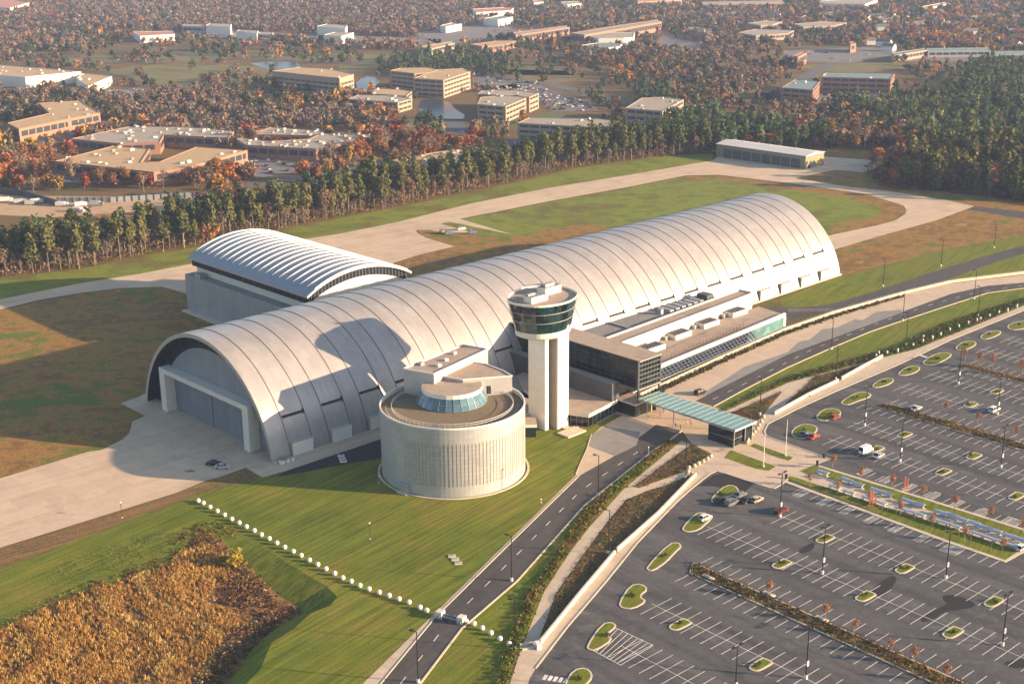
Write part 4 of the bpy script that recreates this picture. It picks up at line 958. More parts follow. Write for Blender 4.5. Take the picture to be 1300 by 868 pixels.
block('office_building', 'long four-storey office block with tan roof, leftmost by the ponds', 'office block', [(345,91),(431,100),(449,95),(420,88),(382,86)], 15.5, 'palebrick', 'roofa', 4, 3, group=OFF)
block('office_building', 'rear wing of the twin office block behind the pond, in shade', 'office block', [(495,90.5),(526,94),(566,91),(545,86.5),(508,87)], 15, 'palebrick', 'roofa', 4, 0, group=OFF)
block('office_building', 'four-storey office block whose sunlit side faces the pond', 'office block', [(524.5,100),(563,102.5),(597,91.5),(590,87.5),(556,89)], 15.2, 'palebrick', 'roofa', 4, 2, group=OFF)
block('office_building', 'low office block with grey roof left of the larger pond', 'office block', [(442,126.5),(505,131),(523,126),(500,122),(455,121)], 8, 'palebrick', 'roofb', 2, 5, group=OFF)
block('office_building', 'small rear office wing between the two ponds', 'office block', [(471,119.5),(516,122.5),(523,116.5),(505,113.5),(478,114)], 8, 'palebrick', 'roofa', 2, 3, group=OFF)
block('office_building', 'three-storey office block right of the pond with bright end wall', 'office block', [(606,133),(642,136),(668,125),(655,121),(610,124)], 12, 'palebrick', 'roofb', 3, 4, group=OFF)
block('office_building', 'dark-roofed rear office wing right of the pond', 'office block', [(606,120),(672,124),(684,119),(660,115.5),(612,116)], 12, 'palebrick', 'roofb', 3, 4, group=OFF)
block('office_building', 'wide four-storey office block just behind the pine belt', 'office block', [(657,157),(770,163.5),(785,154.5),(762,151.5),(672,150)], 15, 'palebrick', 'roofb', 4, 4, group=OFF)
block('office_building', 'three-storey office block with sunlit end behind the pines, right of centre', 'office block', [(794,138),(841,142),(868,127),(842,124),(815,125)], 14, 'palebrick', 'roofb', 3, 5, group=OFF)
block('office_building', 'small green-roofed office block beside the country road', 'office block', [(992,112),(1032,115),(1041,104),(1010,101.5)], 12, 'brick', 'roofg', 3, 2, group=OFF)
block('office_building', 'wide green-roofed office block left of the dark pine wood', 'office block', [(1043,98.5),(1131,101),(1136,94),(1050,92.5)], 13, 'brick', 'roofg', 3, 3, group=OFF)
LOWB = 'low flat-roofed buildings behind the tree belt'
block('warehouse', 'L-shaped tan-roofed business block with courtyard, nearest on the left', 'business block', [(69,205.5),(144,186),(190,189.5),(179,207),(203,206),(250,187),(314,191.5),(233,214.5),(195,219.5)], 8, 'brick', 'roofa', 1, 16, group=LOWB)
block('warehouse', 'wide pale-roofed business block behind the courtyard block', 'business block', [(90,177),(166,161),(240,162),(297,167),(290,176),(208,172),(203,181),(150,183)], 8, 'brick', 'roofb', 1, 34, group=LOWB)
block('warehouse', 'front half of the pale-roofed block with sunken dark court', 'business block', [(300,177),(310,176),(345,180),(392,177),(410,170),(476,173),(455,179),(401,190),(312,185)], 8, 'brick', 'roofb', 1, 26, group=LOWB)
block('warehouse', 'rear half of the pale-roofed block with sunken dark court', 'business block', [(322,169.5),(345,162),(476,171.5),(462,174),(412,167),(402,173),(325,171.5)], 8, 'brick', 'roofb', 1, 14, group=LOWB)
block('warehouse', 'stepped tan-roofed business block at the far bend of the road', 'business block', [(9,157),(63,144.5),(49,131.5),(102,128.5),(127,144),(88,151.5),(24,164.5)], 9, 'brick', 'roofa', 1, 8, group=LOWB)
block('warehouse', 'white-walled warehouse with tan roof at the left edge', 'business block', [(-30,84),(2,83.5),(103,91.5),(32,98.5),(-20,95)], 10, 'farwhite', 'roofa', 0, 14, group=LOWB)
block('warehouse', 'small white-walled block right of the left-edge warehouse', 'business block', [(97,100),(106,94),(142,97.5),(112,110)], 8, 'farwhite', 'roofa', 0, 4, group=LOWB)
block('warehouse', 'large cluttered tan roof behind the middle of the pine belt', 'business block', [(498.5,204),(559,193),(613,187.5),(658,195),(641,203.5),(600,206),(543,214),(505,210)], 7, 'brick', 'roofa', 0, 30, group=LOWB)
block('warehouse', 'small bright-walled yard building left of the cluttered tan roof', 'business block', [(455,224),(480,216),(513,222),(500,229),(470,234)], 5, 'brick', 'roofa', 0, 10, group=LOWB)
FARG = 'distant buildings on the skyline plain'
fars = [([(-10,-4),(37,4),(12,11),(-15,7)], 9, 'farwhite', 'roofr', 'red-roofed white hall in the top left corner'), ([(169,41),(220,40),(222,44),(178,46.5)], 8, 'farwhite', 'roofr', 'red-roofed white hall with small chimney left of the white showrooms'),
  ([(231,33.5),(259,34.5),(258,31.5),(234,31)], 9, 'fargrey', 'roofb', 'grey showroom, leftmost of the white showroom row'), ([(261,33),(292,35),(294,31),(266,30.5)], 11, 'farwhite', 'roofb', 'white showroom with banded front in the showroom row'),
  ([(300,40),(326,43),(328,39.5),(304,38.5)], 9, 'farwhite', 'roofb', 'bright white showroom right of the banded one'), ([(328,43),(345,44.5),(347,41.5),(331,41)], 7, 'fargrey', 'roofb', 'pale grey annex at the right end of the showrooms'),
  ([(402,34),(438,37),(441,33),(415,31)], 10, 'farwhite', 'roofb', 'white stepped hall right of the long brown wood'), ([(411,45),(433,47),(449,42),(425,41.5)], 9, 'farwhite', 'roofb', 'lower white hall in front of the stepped hall'),
  ([(559,33),(566,34.5),(586,31),(574,29.5)], 8, 'farwhite', 'roofb', 'bright white shed at the middle distance'), ([(614,24),(632,26),(651,22),(636,20.5)], 9, 'farwhite', 'roofg', 'grey-fronted shed with bright end wall'),
  ([(600,12),(640,10),(652,10.5),(648,14),(605,16.5)], 8, 'farwhite', 'roofr', 'orange-roofed hall near the top of the view'), ([(531,60),(575,53),(577,55),(548,62.5)], 7, 'palebrick', 'roofa', 'narrow sunlit warehouse strip left of the brick warehouses'),
  ([(598,57),(630,52.5),(658,52),(640,57),(612,59.5)], 7, 'brick', 'roofa', 'brick warehouse row with white canopies'), ([(651,42),(720,33),(723,35),(655,45.5)], 9, 'brick', 'roofb', 'long pink-brown warehouse seen edge-on'),
  ([(725,42.5),(790,32),(836,25.5),(840,28),(795,36),(742,45)], 12, 'brick', 'roofb', 'tallest long orange-lit warehouse at the far road'), ([(748,46),(770,42),(806,41.5),(804,48),(792,49),(760,49.5)], 10, 'farwhite', 'roofb', 'broad pale hall with rounded roof before the orange warehouse'),
  ([(738,58),(760,55),(790,56),(786,60),(770,61.5)], 6, 'farwhite', 'roofg', 'low white hall before the broad pale hall'), ([(949,30),(975,26.5),(993,28),(980,32),(966,33)], 9, 'palebrick', 'roofb', 'pale block with sunlit face among the far woods'),
  ([(937,42),(960,37.5),(1008,39),(1000,43),(960,46)], 7, 'palebrick', 'roofb', 'wide flat pale roof among the far woods'), ([(1008,31),(1050,27.5),(1075,29),(1060,33),(1020,35)], 8, 'palebrick', 'roofb', 'flat roof with white vents right of the pale blocks'),
  ([(891,3),(994,1),(996,4),(893,6.5)], 8, 'palebrick', 'roofb', 'very long flat shed at the top edge'), ([(1040,2),(1095,-2),(1114,0),(1098,6),(1050,5)], 9, 'farwhite', 'roofb', 'flat white shed at the top edge, right part'),
  ([(1169,9),(1203,3),(1206,5),(1175,11.5)], 7, 'farwhite', 'roofa', 'narrow sunlit white shed above the far houses'), ([(1008,71),(1020,66),(1024,67.5),(1013,73.5)], 11, 'brick', 'roofr', 'small orange-lit brick block by the crossroads'),
  ([(1078,54),(1085,53),(1087,56),(1080,57)], 9, 'brick', 'roofr', 'tiny orange-lit tower block beside the shops'), ([(1132,68),(1175,62),(1178,64),(1136,71)], 7, 'palebrick', 'roofg', 'sunlit colonnaded shop row'),
  ([(1176,62),(1256,61),(1258,65),(1178,66)], 6, 'fargrey', 'roofg', 'long green-roofed shop row'), ([(1262,66),(1320,65),(1325,69),(1264,70)], 6, 'fargrey', 'roofg', 'green-roofed shop row at the right edge'),
  ([(808,-2),(860,-4),(866,0),(810,3)], 10, 'palebrick', 'roofr', 'brown block cut by the top edge'), ([(712,3),(735,2),(738,5),(716,6.5)], 7, 'farwhite', 'roofb', 'tiny white block near the top edge, centre'),
  ([(676,1),(688,0),(690,3),(678,4)], 7, 'farwhite', 'roofr', 'tiny white block left of centre near the top edge'), ([(880,134.5),(893,133),(897,135),(884,137)], 5, 'palebrick', 'roofa', 'small pale shed among trees beyond the office blocks')]
for pts, h, w, rf, lab in fars: block('distant_building', lab, 'building', pts, h, w, rf, 1 if w != 'farwhite' else 0, 0, group=FARG)
rn = random.Random(5)
spots = [(1100,22),(1112,20),(1125,26),(1130,19),(1148,14),(1150,22),(1192,15),(1199,31),(1212,30),(1190,27),(1235,14),(1245,13),(1236,23),(1258,20),(1290,21),(1165,30),(1120,34),(1115,24),(1262,8),(1283,40),(1122,54),(1128,60),(1105,52),(946,9),(960,17),(975,19),(928,18),(985,19),(880,38),(888,39),(1020,21),(1052,18),(1285,56),(1232,40),(1175,19),(1225,26)]
hp = None
for i, (x, y) in enumerate(spots):
    g = G(x, y + 5); a = rn.uniform(0, 3.14); u = (math.cos(a), math.sin(a)); L_, W_ = rn.uniform(5.5, 9), rn.uniform(4, 5.5)
    t = thing('house', (*g, 0), 'small pale detached house among autumn trees in the far suburb', 'house', 'suburban houses at the far right')
    b = MB(); b.box(g, u, L_, W_, 0, 5.5, 'farwhite', bottom=False); b.build('wall', t)
    v = (-u[1], u[0]); q = lambda p_, r_, z: (g[0] + u[0] * p_ + v[0] * r_, g[1] + u[1] * p_ + v[1] * r_, z)
    b = MB(); l_, w_ = L_ + .5, W_ + .5
    b.poly([q(-l_, -w_, 5.4), q(l_, -w_, 5.4), q(l_, 0, 8.6), q(-l_, 0, 8.6)], 'houseroof'); b.poly([q(l_, w_, 5.4), q(-l_, w_, 5.4), q(-l_, 0, 8.6), q(l_, 0, 8.6)], 'houseroof')
    b.poly([q(-L_, -W_, 5.4), q(-L_, 0, 8.4), q(-L_, W_, 5.4)], 'farwhite'); b.poly([q(L_, W_, 5.4), q(L_, 0, 8.4), q(L_, -W_, 5.4)], 'farwhite'); b.build('roof', t)
    FOOT.append([q(-l_, -w_, 0)[:2], q(l_, -w_, 0)[:2], q(l_, w_, 0)[:2], q(-l_, w_, 0)[:2]])
# construction site retaining walls
for q, h, mt, lab in (([(-20,244),(30,249),(74,262)], 3.5, 'wallgrey', 'dark retaining wall of the road works at the left edge'), ([(74,257),(140,257),(205,253),(265,250)], 3.0, 'galv', 'ribbed pale panel wall along the road works')):
    b = MB(); g = px_poly(q); ribbon(b, g, .8, 0, h, mt)
    if mt == 'galv':
        for a, c in zip(g, g[1:]):
            n = int(math.hypot(c[0] - a[0], c[1] - a[1]) / 4)
            for k in range(n): f = k / n; p = (a[0] + (c[0] - a[0]) * f, a[1] + (c[1] - a[1]) * f); b.beam((p[0], p[1] - .5, 0), (p[0], p[1] - .5, h + .1), .9, .25, 'wallgrey')
    tag(b.build('retaining_wall', base=(*g[1], 0)), lab, 'retaining wall')
# ================================================================ VEGETATION
rg = np.random.default_rng(11)
def leaf_quads(cen, nrm, sx, sy):
    """n separate quads: centres, facing directions, half sizes"""
    n = len(cen); nrm = nrm / np.linalg.norm(nrm, axis=1)[:, None]
    r = rg.normal(size=(n, 3)); u = np.cross(nrm, r); u /= np.linalg.norm(u, axis=1)[:, None] + 1e-9; v = np.cross(nrm, u)
    sx = np.asarray(sx).reshape(-1, 1) * np.ones((n, 1)); sy = np.asarray(sy).reshape(-1, 1) * np.ones((n, 1))
    V = np.stack([cen - u * sx - v * sy, cen + u * sx - v * sy * .7, cen + u * sx * .8 + v * sy, cen - u * sx + v * sy * .9], 1).reshape(-1, 3)
    return V
def blob_leaves(blobs, n, size, flat=1.0, up=.35, shell=.55):
    w = np.array([b_[3] ** 2 for b_ in blobs]); k = rg.choice(len(blobs), n, p=w / w.sum()); B_ = np.array(blobs)[k]
    d = rg.normal(size=(n, 3)); d /= np.linalg.norm(d, axis=1)[:, None]
    rad = B_[:, 3] * (shell + (1 - shell) * rg.random(n)) * (1 + .12 * rg.normal(size=n))
    cen = B_[:, :3] + d * rad[:, None] * np.array([1, 1, flat])
    nr = d * 1.0 + rg.normal(size=(n, 3)) * .6; nr[:, 2] += up
    s = size * (.6 + .8 * rg.random(n))
    return leaf_quads(cen, nr, s, s * (.6 + .5 * rg.random(n)))
def tubev(pts, r0_, r1_, n=5):
    V = []; Fc = []; pts = np.array(pts, float)
    for k, p in enumerate(pts):
        r_ = r0_ + (r1_ - r0_) * k / (len(pts) - 1)
        for j in range(n): a = 2 * math.pi * j / n; V.append((p[0] + r_ * math.cos(a), p[1] + r_ * math.sin(a), p[2]))
    for k in range(len(pts) - 1):
        for j in range(n): Fc.append((k * n + j, k * n + (j + 1) % n, (k + 1) * n + (j + 1) % n, (k + 1) * n + j))
    return np.array(V), np.array(Fc)
def limbs(base, tips, r0_, r1_):
    Vs, Fs, o = [], [], 0
    for t_ in tips:
        m_ = (np.array(base) + np.array(t_)) / 2 + rg.normal(size=3) * .15
        V, Fc = tubev([base, m_, t_], r0_, r1_, 4); Vs.append(V); Fs.append(Fc + o); o += len(V)
    return np.vstack(Vs), np.vstack(Fs)
def join(parts):
    Vs, Fs, o = [], [], 0
    for V, Fc in parts: Vs.append(V); Fs.append(Fc + o); o += len(V)
    return np.vstack(Vs), np.vstack(Fs)
def mesh_np(name, V, Fc, mat, col=None):
    me = bpy.data.meshes.new(name); nf = len(Fc)
    me.vertices.add(len(V)); me.vertices.foreach_set('co', np.ascontiguousarray(V, dtype=np.float32).ravel())
    me.loops.add(nf * 4); me.loops.foreach_set('vertex_index', np.ascontiguousarray(Fc, dtype=np.int32).ravel())
    me.polygons.add(nf); me.polygons.foreach_set('loop_start', np.arange(0, nf * 4, 4, dtype=np.int32)); me.polygons.foreach_set('loop_total', np.full(nf, 4, dtype=np.int32))
    me.update(calc_edges=True); me.materials.append(mat)
    if col is not None:
        at = me.color_attributes.new('tint', 'FLOAT_COLOR', 'POINT'); c = np.ones((len(V), 4), np.float32); c[:, :3] = col
        at.data.foreach_set('color', c.ravel())
    return me
def quads_of(V): return np.arange(len(V)).reshape(-1, 4)
def pine_proto(h, n, size, bare=.52):
    cb = h * bare; blobs = []
    for k in range(9):
        f = k / 8; z = cb + (h - cb) * f; rr_ = 3.3 * (1 - .32 * f) * (.75 + .5 * rg.random()); a = rg.random() * 6.28; off = 2.0 * (1 - f) * rg.random()
        blobs.append((off * math.cos(a), off * math.sin(a), z, rr_ * .8))
    leaf = blob_leaves(blobs, n, size, flat=.5, up=.5)
    lean = rg.normal(size=2) * .35
    tr = tubev([(0, 0, 0), (lean[0] * .5, lean[1] * .5, h * .5), (lean[0], lean[1], h * .95)], .26, .07, 5)
    tips = []
    for k in range(6): a = rg.random() * 6.28; z = h * (.35 + .1 * k); tips.append((1.6 * math.cos(a), 1.6 * math.sin(a), z + .4))
    l = join([limbs((lean[0] * .5, lean[1] * .5, t_[2] - .5), [t_], .07, .03) for t_ in tips])
    return leaf, join([tr, l])
def dec_proto(h, n, size, wid=.42, low=.25, shell=.5):
    blobs = []; R_ = h * wid
    for k in range(11):
        a = rg.random() * 6.28; f = rg.random(); z = h * low + h * (1 - low) * (.18 + .66 * f); o_ = R_ * (.25 + .5 * rg.random()) * (1 - abs(f - .4) * .8)
        blobs.append((o_ * math.cos(a), o_ * math.sin(a), z, R_ * (.33 + .25 * rg.random())))
    leaf = blob_leaves(blobs, n, size, flat=.9, shell=shell)
    tr = tubev([(0, 0, 0), (rg.normal() * .15, rg.normal() * .15, h * .35), (rg.normal() * .3, rg.normal() * .3, h * .75)], .24, .06, 5)
    tips = [(b_[0], b_[1], b_[2]) for b_ in blobs]
    return leaf, join([tr, limbs((0, 0, h * .28), tips, .1, .03)])
M['pine_leaf'] = leaf_mat('pine_needles', [(.068, .082, .026), (.095, .102, .032), (.13, .125, .042), (.080, .088, .034), (.155, .135, .05)], transl=.2)
M['autumn_leaf'] = leaf_mat('autumn_leaves', [(.26, .075, .040), (.34, .14, .040), (.16, .085, .050), (.22, .06, .038), (.32, .15, .045), (.13, .09, .06), (.21, .10, .05), (.34, .21, .05), (.15, .09, .06)], transl=.3)
M['bare_twigs'] = leaf_mat('bare_twigs', [(.17, .125, .09), (.20, .14, .095), (.25, .15, .08), (.17, .14, .11)], transl=.1)
M['tinted_leaf'] = leaf_mat('woodland_leaves', [(.1, .1, .1)], tint=True, transl=.25)
PINES = []
for i in range(8):
    l, t_ = pine_proto(15.5 + 1.3 * (i % 5), 480, .46, bare=.42 + .04 * (i % 4)); PINES.append((mesh_np('crown', l, quads_of(l), M['pine_leaf']), mesh_np('trunk', *t_, M['trunk'])))
DECS = []
for i in range(7):
    l, t_ = dec_proto(9 + .8 * (i % 5), 300, .50, .40 + .02 * (i % 3), .15); DECS.append((mesh_np('crown', l, quads_of(l), M['autumn_leaf']), mesh_np('trunk', *t_, M['trunk'])))
BARES = []
for i in range(5):
    l, t_ = dec_proto(9.5 + 1.5 * i, 300, .26, .30, .25, .15); BARES.append((mesh_np('crown', l, quads_of(l), M['bare_twigs']), mesh_np('trunk', *t_, M['trunk'])))
SHORTP = []
for i in range(5):
    l, t_ = pine_proto(10 + 1.2 * i, 300, .62, bare=.12); SHORTP.append((mesh_np('crown', l, quads_of(l), M['pine_leaf']), mesh_np('trunk', *t_, M['trunk'])))
def plant(kind, protos, x, y, label, group, sc=1.0):
    me = protos[rg.integers(len(protos))]
    t = thing(kind, (x, y, 0), label, 'tree', group, rz=rg.random() * 6.28); t.scale = (sc, sc, sc * (.9 + .2 * rg.random()))
    for nm, d in (('crown', me[0]), ('trunk', me[1])):
        o = bpy.data.objects.new(nm, d); C.objects.link(o); o.parent = t
# ---------------- who grows where
VEG = ["rrddddddddddddssmmdsmdmmmm",
       "rrddddddddddssmsmdddmsmmom",
       "rbsssssssrrssssdssdssmsoom",
       "bsfsfssssffssssdmddsssfssm",
       "fsffffffffgggfssmmdsf..ssG",
       "fsfsfssff...s..ssmdds..sGG",
       "dbddddssoos...sfgmdssgGGGG",
       "b.bddddddoss...ssgfdmmGGGG",
       "..osddd..ogfs....GGGmmmGGG",
       "o.....oooooo.....GGGGmmGGG",
       "os....oooos..........mmGGG",
       "ooooooooo.............mGGG",
       ".....y................mGGG"]
AIR = px_poly([(-700,470),(-100,372),(0,353),(99,343),(243,315),(375,288),(565,251),(672,228),(834,200),(905,195),(1026,189),(1133,193),(1100,215),(1119,238),(1205,244),(1300,256),(1420,268),(2200,400),(2200,1200),(-1200,1200)])
BELT = px_poly([(-80,364),(0,352),(99,342),(196,321),(243,314),(375,287),(565,250),(672,227),(731,213.5),(834,199.5),(905,195),(905,181),(834,187),(731,199),(672,211),(565,235),(375,270),(243,296),(196,303),(99,322),(0,330),(-80,342)])
NOGO = [px_poly(p) for p in ([(453,104),(465,97),(479,99),(483,107),(465,121),(453,121)], [(538,126),(563,122),(575,138),(590,146),(588,151),(553,151),(532,141)], [(318,81),(344,78.3),(377,79),(382,87),(346,88.6),(330,85)],
        [(-60,243),(0,244),(60,249),(130,250),(268,252),(262,258),(235,268),(170,272),(60,276),(-60,270)], [(330,245),(420,232),(480,212),(515,220),(500,228),(440,240),(370,255),(335,256)], [(0,240),(4,222),(15,206),(48,185),(80,180),(80,172),(44,173),(0,200),(-40,238)],
        [(262,249),(320,238),(405,225),(500,207),(500,198),(405,215),(262,240)], [(565,152),(590,152),(592,168),(585,185),(562,185),(570,168)], [(900,138),(985,122),(1030,106),(1060,80),(1040,80),(1010,100),(940,124),(900,130)],
        [(485,160),(555,152),(655,147),(660,157),(560,168),(490,168)])]
NOGO += FOOT + [px_poly(p) for p in FARLOTS]
def pip(X, Y, poly):
    c = np.zeros(len(X), bool); j = len(poly) - 1
    for i in range(len(poly)):
        xi, yi = poly[i][0], poly[i][1]; xj, yj = poly[j][0], poly[j][1]
        if yi != yj:
            m_ = ((yi > Y) != (yj > Y)) & (X < (xj - xi) * (Y - yi) / (yj - yi) + xi); c ^= m_
        j = i
    return c
def grow(poly, d=4.0):
    cx = sum(p[0] for p in poly) / len(poly); cy = sum(p[1] for p in poly) / len(poly)
    return [(p[0] + (p[0] - cx) / (math.hypot(p[0] - cx, p[1] - cy) + 1e-6) * d, p[1] + (p[1] - cy) / (math.hypot(p[0] - cx, p[1] - cy) + 1e-6) * d) for p in poly]
Yg = [];Xg = []
yy = 560.0
while yy < 2900:
    st_ = 7.2 + max(0, yy - 900) * .0016
    half = yy * .42 + 60; n = int(2 * half / st_); Xg.append(np.linspace(-half, half, n) + rg.uniform(-.5, .5, n) * st_ * .9); Yg.append(np.full(n, yy) + rg.uniform(-.5, .5, n) * st_ * .9); yy += st_
X = np.concatenate(Xg); Y = np.concatenate(Yg)
keep = ~pip(X, Y, AIR) & ~pip(X, Y, BELT)
for p in NOGO: keep &= ~pip(X, Y, grow(p, 5))
X, Y = X[keep], Y[keep]
d_ = Y * cp + CAM_H * sp; u_ = Y * sp - CAM_H * cp; px_, py_ = 650 + FPX * X / d_, 434 - FPX * u_ / d_ + FPX * X / d_ * sr
wob = 9 * np.sin(X * .021 + Y * .013) + rg.normal(size=len(X)) * 8
wob2 = 3.5 * np.sin(X * .017 - Y * .011) + rg.normal(size=len(X)) * 2.5
ci = np.clip(((px_ + wob) / 50).astype(int), 0, 25); ri = np.clip(((py_ + wob2) / 20).astype(int), 0, 12)
cls = np.array([VEG[r][c] for r, c in zip(ri, ci)]); cls[(px_ < -30) | (px_ > 1335)] = 'd'
dens = dict(r=.93, d=.93, g=.9, m=.86, o=.95, s=.22, f=.03, b=.8, G=.98, y=.9); dens['.'] = 0
clump = .5 + .5 * np.sin(X * .035 + 2 * np.sin(Y * .021)) * np.sin(Y * .04 + X * .013)
pr = np.array([dens[c] for c in cls]); pr = np.where(np.isin(cls, ['s', 'f']), pr * (.3 + 1.7 * clump), pr * (.80 + .2 * clump))
k_ = rg.random(len(X)) < pr; X, Y, cls, px_, py_ = X[k_], Y[k_], cls[k_], px_[k_], py_[k_]
TT = dict(rust=(.19, .105, .065), brown=(.165, .122, .078), mauve=(.165, .13, .105), orange=(.32, .16, .048), red=(.22, .045, .030), gold=(.34, .20, .035), olive=(.085, .085, .030), dark=(.044, .066, .034), pine=(.070, .098, .036), lime=(.14, .14, .045))
MIX = dict(r=(['rust', 'brown', 'mauve', 'red', 'dark', 'olive'], [.36, .27, .25, .02, .05, .05]), d=(['brown', 'mauve', 'rust', 'dark', 'orange', 'olive'], [.31, .38, .15, .09, .01, .06]),
           g=(['dark', 'pine', 'olive', 'brown'], [.6, .25, .05, .1]), G=(['pine', 'dark', 'olive', 'lime', 'brown'], [.50, .22, .14, .06, .08]), m=(['brown', 'mauve', 'dark', 'orange', 'olive', 'rust', 'gold', 'red'], [.22, .14, .24, .12, .10, .12, .03, .03]),
           o=(['orange', 'rust', 'gold', 'red', 'brown', 'dark', 'mauve'], [.22, .24, .05, .06, .23, .08, .12]), s=(['dark', 'brown', 'rust', 'olive', 'orange'], [.35, .22, .2, .15, .08]), f=(['dark', 'olive', 'brown'], [.4, .3, .3]),
           b=(['brown', 'dark', 'mauve', 'rust', 'olive'], [.28, .32, .15, .15, .1]), y=(['gold', 'orange', 'lime'], [.6, .25, .15]))
dist = np.hypot(X, Y); order = np.argsort(dist)
# low-cost prototypes for the far woods
def lowdec(n, s): l, _ = dec_proto(10, n, s, .46, .1, .6); return l
LD = [lowdec(78, .85) for _ in range(6)]; LP = []
for i in range(5): l, t_ = pine_proto(12, 85, .85, bare=.2); LP.append(l)
LDf = [lowdec(36, 1.35) for _ in range(5)]; LPf = []
for i in range(4): l, t_ = pine_proto(11, 26, 1.5, bare=.15); LPf.append(l)
acc = {'dec': [[], []], 'con': [[], []]}
nd_, nc_ = 0, 0
for i in order:
    c = cls[i]; names, ps = MIX[c]; tn = names[int(np.searchsorted(np.cumsum(ps), rg.random() * .9999))]; con = tn in ('dark', 'pine', 'lime') and c in 'gG'
    x, y = X[i], Y[i]; sc = .62 + .5 * rg.random() + (.2 if dist[i] < 1000 else 0)
    if not con and nd_ < 285 and px_[i] > -20 and px_[i] < 1320:
        nd_ += 1
        if c == 'y' or tn in ('orange', 'rust', 'gold', 'red', 'olive', 'lime'):
            lab = 'orange and red autumn tree around the courtyard business block' if px_[i] < 320 else ('russet autumn tree in the wood at the right edge' if px_[i] > 1000 else 'orange autumn tree between the pond and the pine belt')
            plant('autumn_tree', DECS, x, y, lab, 'autumn trees beyond the pine belt', sc)
        else:
            lab = 'thinning brown tree around the courtyard business block' if px_[i] < 320 else ('thinning grey-brown tree in the wood at the right edge' if px_[i] > 1000 else 'thinning brown tree between the pond and the pine belt')
            plant('bare_tree', BARES if rg.random() < .6 else DECS, x, y, lab, 'autumn trees beyond the pine belt', sc)
        continue
    if con and nc_ < 130 and px_[i] > 1040 and py_[i] > 150 and px_[i] < 1330:
        nc_ += 1; plant('pine_tree', SHORTP, x, y, 'bushy green pine at the edge of the right-hand wood', 'pines of the right-hand wood', sc * 1.15); continue
    far = dist[i] > 1500
    l = (LPf if far else LP) if con else (LDf if far else LD); l = l[rg.integers(len(l))]
    a = rg.random() * 6.28; ca, sa = math.cos(a), math.sin(a); V = l * np.array([sc, sc, sc * (.8 + .4 * rg.random()) * (1.0 if con else .95)]); V = np.stack([V[:, 0] * ca - V[:, 1] * sa + x, V[:, 0] * sa + V[:, 1] * ca + y, V[:, 2]], 1)
    col = np.array(TT[tn]) * (.85 + .45 * rg.random() if not con else .95 + .5 * rg.random()); k = 'con' if con else 'dec'; acc[k][0].append(V); acc[k][1].append(np.repeat(col[None], len(V), 0))
for k, nm in (('dec', 'woodland'), ('con', 'conifer_wood')):
    V = np.vstack(acc[k][0]); col = np.vstack(acc[k][1]); o = bpy.data.objects.new(nm, mesh_np(nm, V, quads_of(V), M['tinted_leaf'], col)); C.objects.link(o)
    tag(o, 'far-off brown and rust autumn woods reading as one mass' if k == 'dec' else 'dark green conifer woods scattered to the skyline', 'woods', kind='stuff')
# ---------------- the pine belt behind the taxiway
bx0, bx1 = min(p[0] for p in BELT), max(p[0] for p in BELT); by0, by1 = min(p[1] for p in BELT), max(p[1] for p in BELT)
gx = np.arange(bx0, bx1, 4.3); gy = np.arange(by0, by1, 4.3); GX, GY = np.meshgrid(gx, gy); GX = GX.ravel() + rg.uniform(-2.5, 2.5, GX.size); GY = GY.ravel() + rg.uniform(-2.5, 2.5, GY.size)
k_ = pip(GX, GY, BELT); GX, GY = GX[k_], GY[k_]
front_l = px_poly([(-80,364),(0,352),(99,342),(196,321),(243,314),(375,287),(565,250),(672,227),(731,213.5),(834,199.5),(905,195)])
def dline(x, y, line):
    best = 1e9
    for a, c in zip(line, line[1:]):
        l2 = (c[0] - a[0]) ** 2 + (c[1] - a[1]) ** 2; t = max(0, min(1, ((x - a[0]) * (c[0] - a[0]) + (y - a[1]) * (c[1] - a[1])) / l2)); best = min(best, math.hypot(x - a[0] - t * (c[0] - a[0]), y - a[1] - t * (c[1] - a[1])))
    return best
dd = np.array([dline(x, y, front_l) for x, y in zip(GX, GY)]); order = np.argsort(dd); np_, nb_ = 0, 0; accp = [[], []]; acct = []
for i in order:
    x, y = GX[i], GY[i]; q = P(x, y)
    sc = .97 + .17 * rg.normal(); sc = min(1.22, max(.62, sc))
    if rg.random() < .10 + .25 * (math.sin(x * .09 + 2 * math.sin(y * .05)) > .75): continue
    if dd[i] < 12 and rg.random() < .38 and nb_ < 120:
        nb_ += 1; sec = 'behind the small annex' if q[0] < 330 else ('along the middle of the taxiway' if q[0] < 640 else 'at the far end of the belt')
        plant('bare_tree', BARES, x, y, 'half-bare tree at the front of the pine belt, ' + sec, 'half-bare trees at the belt edge', sc * .9); continue
    if np_ < 168:
        np_ += 1; sec = 'left of the small annex' if q[0] < 240 else ('behind the small annex' if q[0] < 400 else ('along the middle of the taxiway' if q[0] < 700 else 'towards the storage barn'))
        plant('pine_tree', PINES, x, y, 'tall bare-trunked pine behind the taxiway, ' + sec, 'tall pines behind the taxiway', sc); continue
    l = PINES[rg.integers(len(PINES))]
    V = np.empty(len(l[0].vertices) * 3); l[0].vertices.foreach_get('co', V); V = V.reshape(-1, 4, 3)[::2].reshape(-1, 3) * sc + np.array([x, y, 0]); accp[0].append(V)
    accp[1].append(np.repeat((np.array(TT[['pine', 'dark', 'olive', 'pine'][rg.integers(4)]]) * (.9 + .5 * rg.random()))[None], len(V), 0))
    tv = np.empty(len(l[1].vertices) * 3); l[1].vertices.foreach_get('co', tv); acct.append(tubev([(x, y, 0), (x + .2, y, 16 * sc)], .25, .08, 4))
V = np.vstack(accp[0]); o = bpy.data.objects.new('pine_wood', mesh_np('pine_wood', V, quads_of(V), M['tinted_leaf'], np.vstack(accp[1]))); C.objects.link(o)
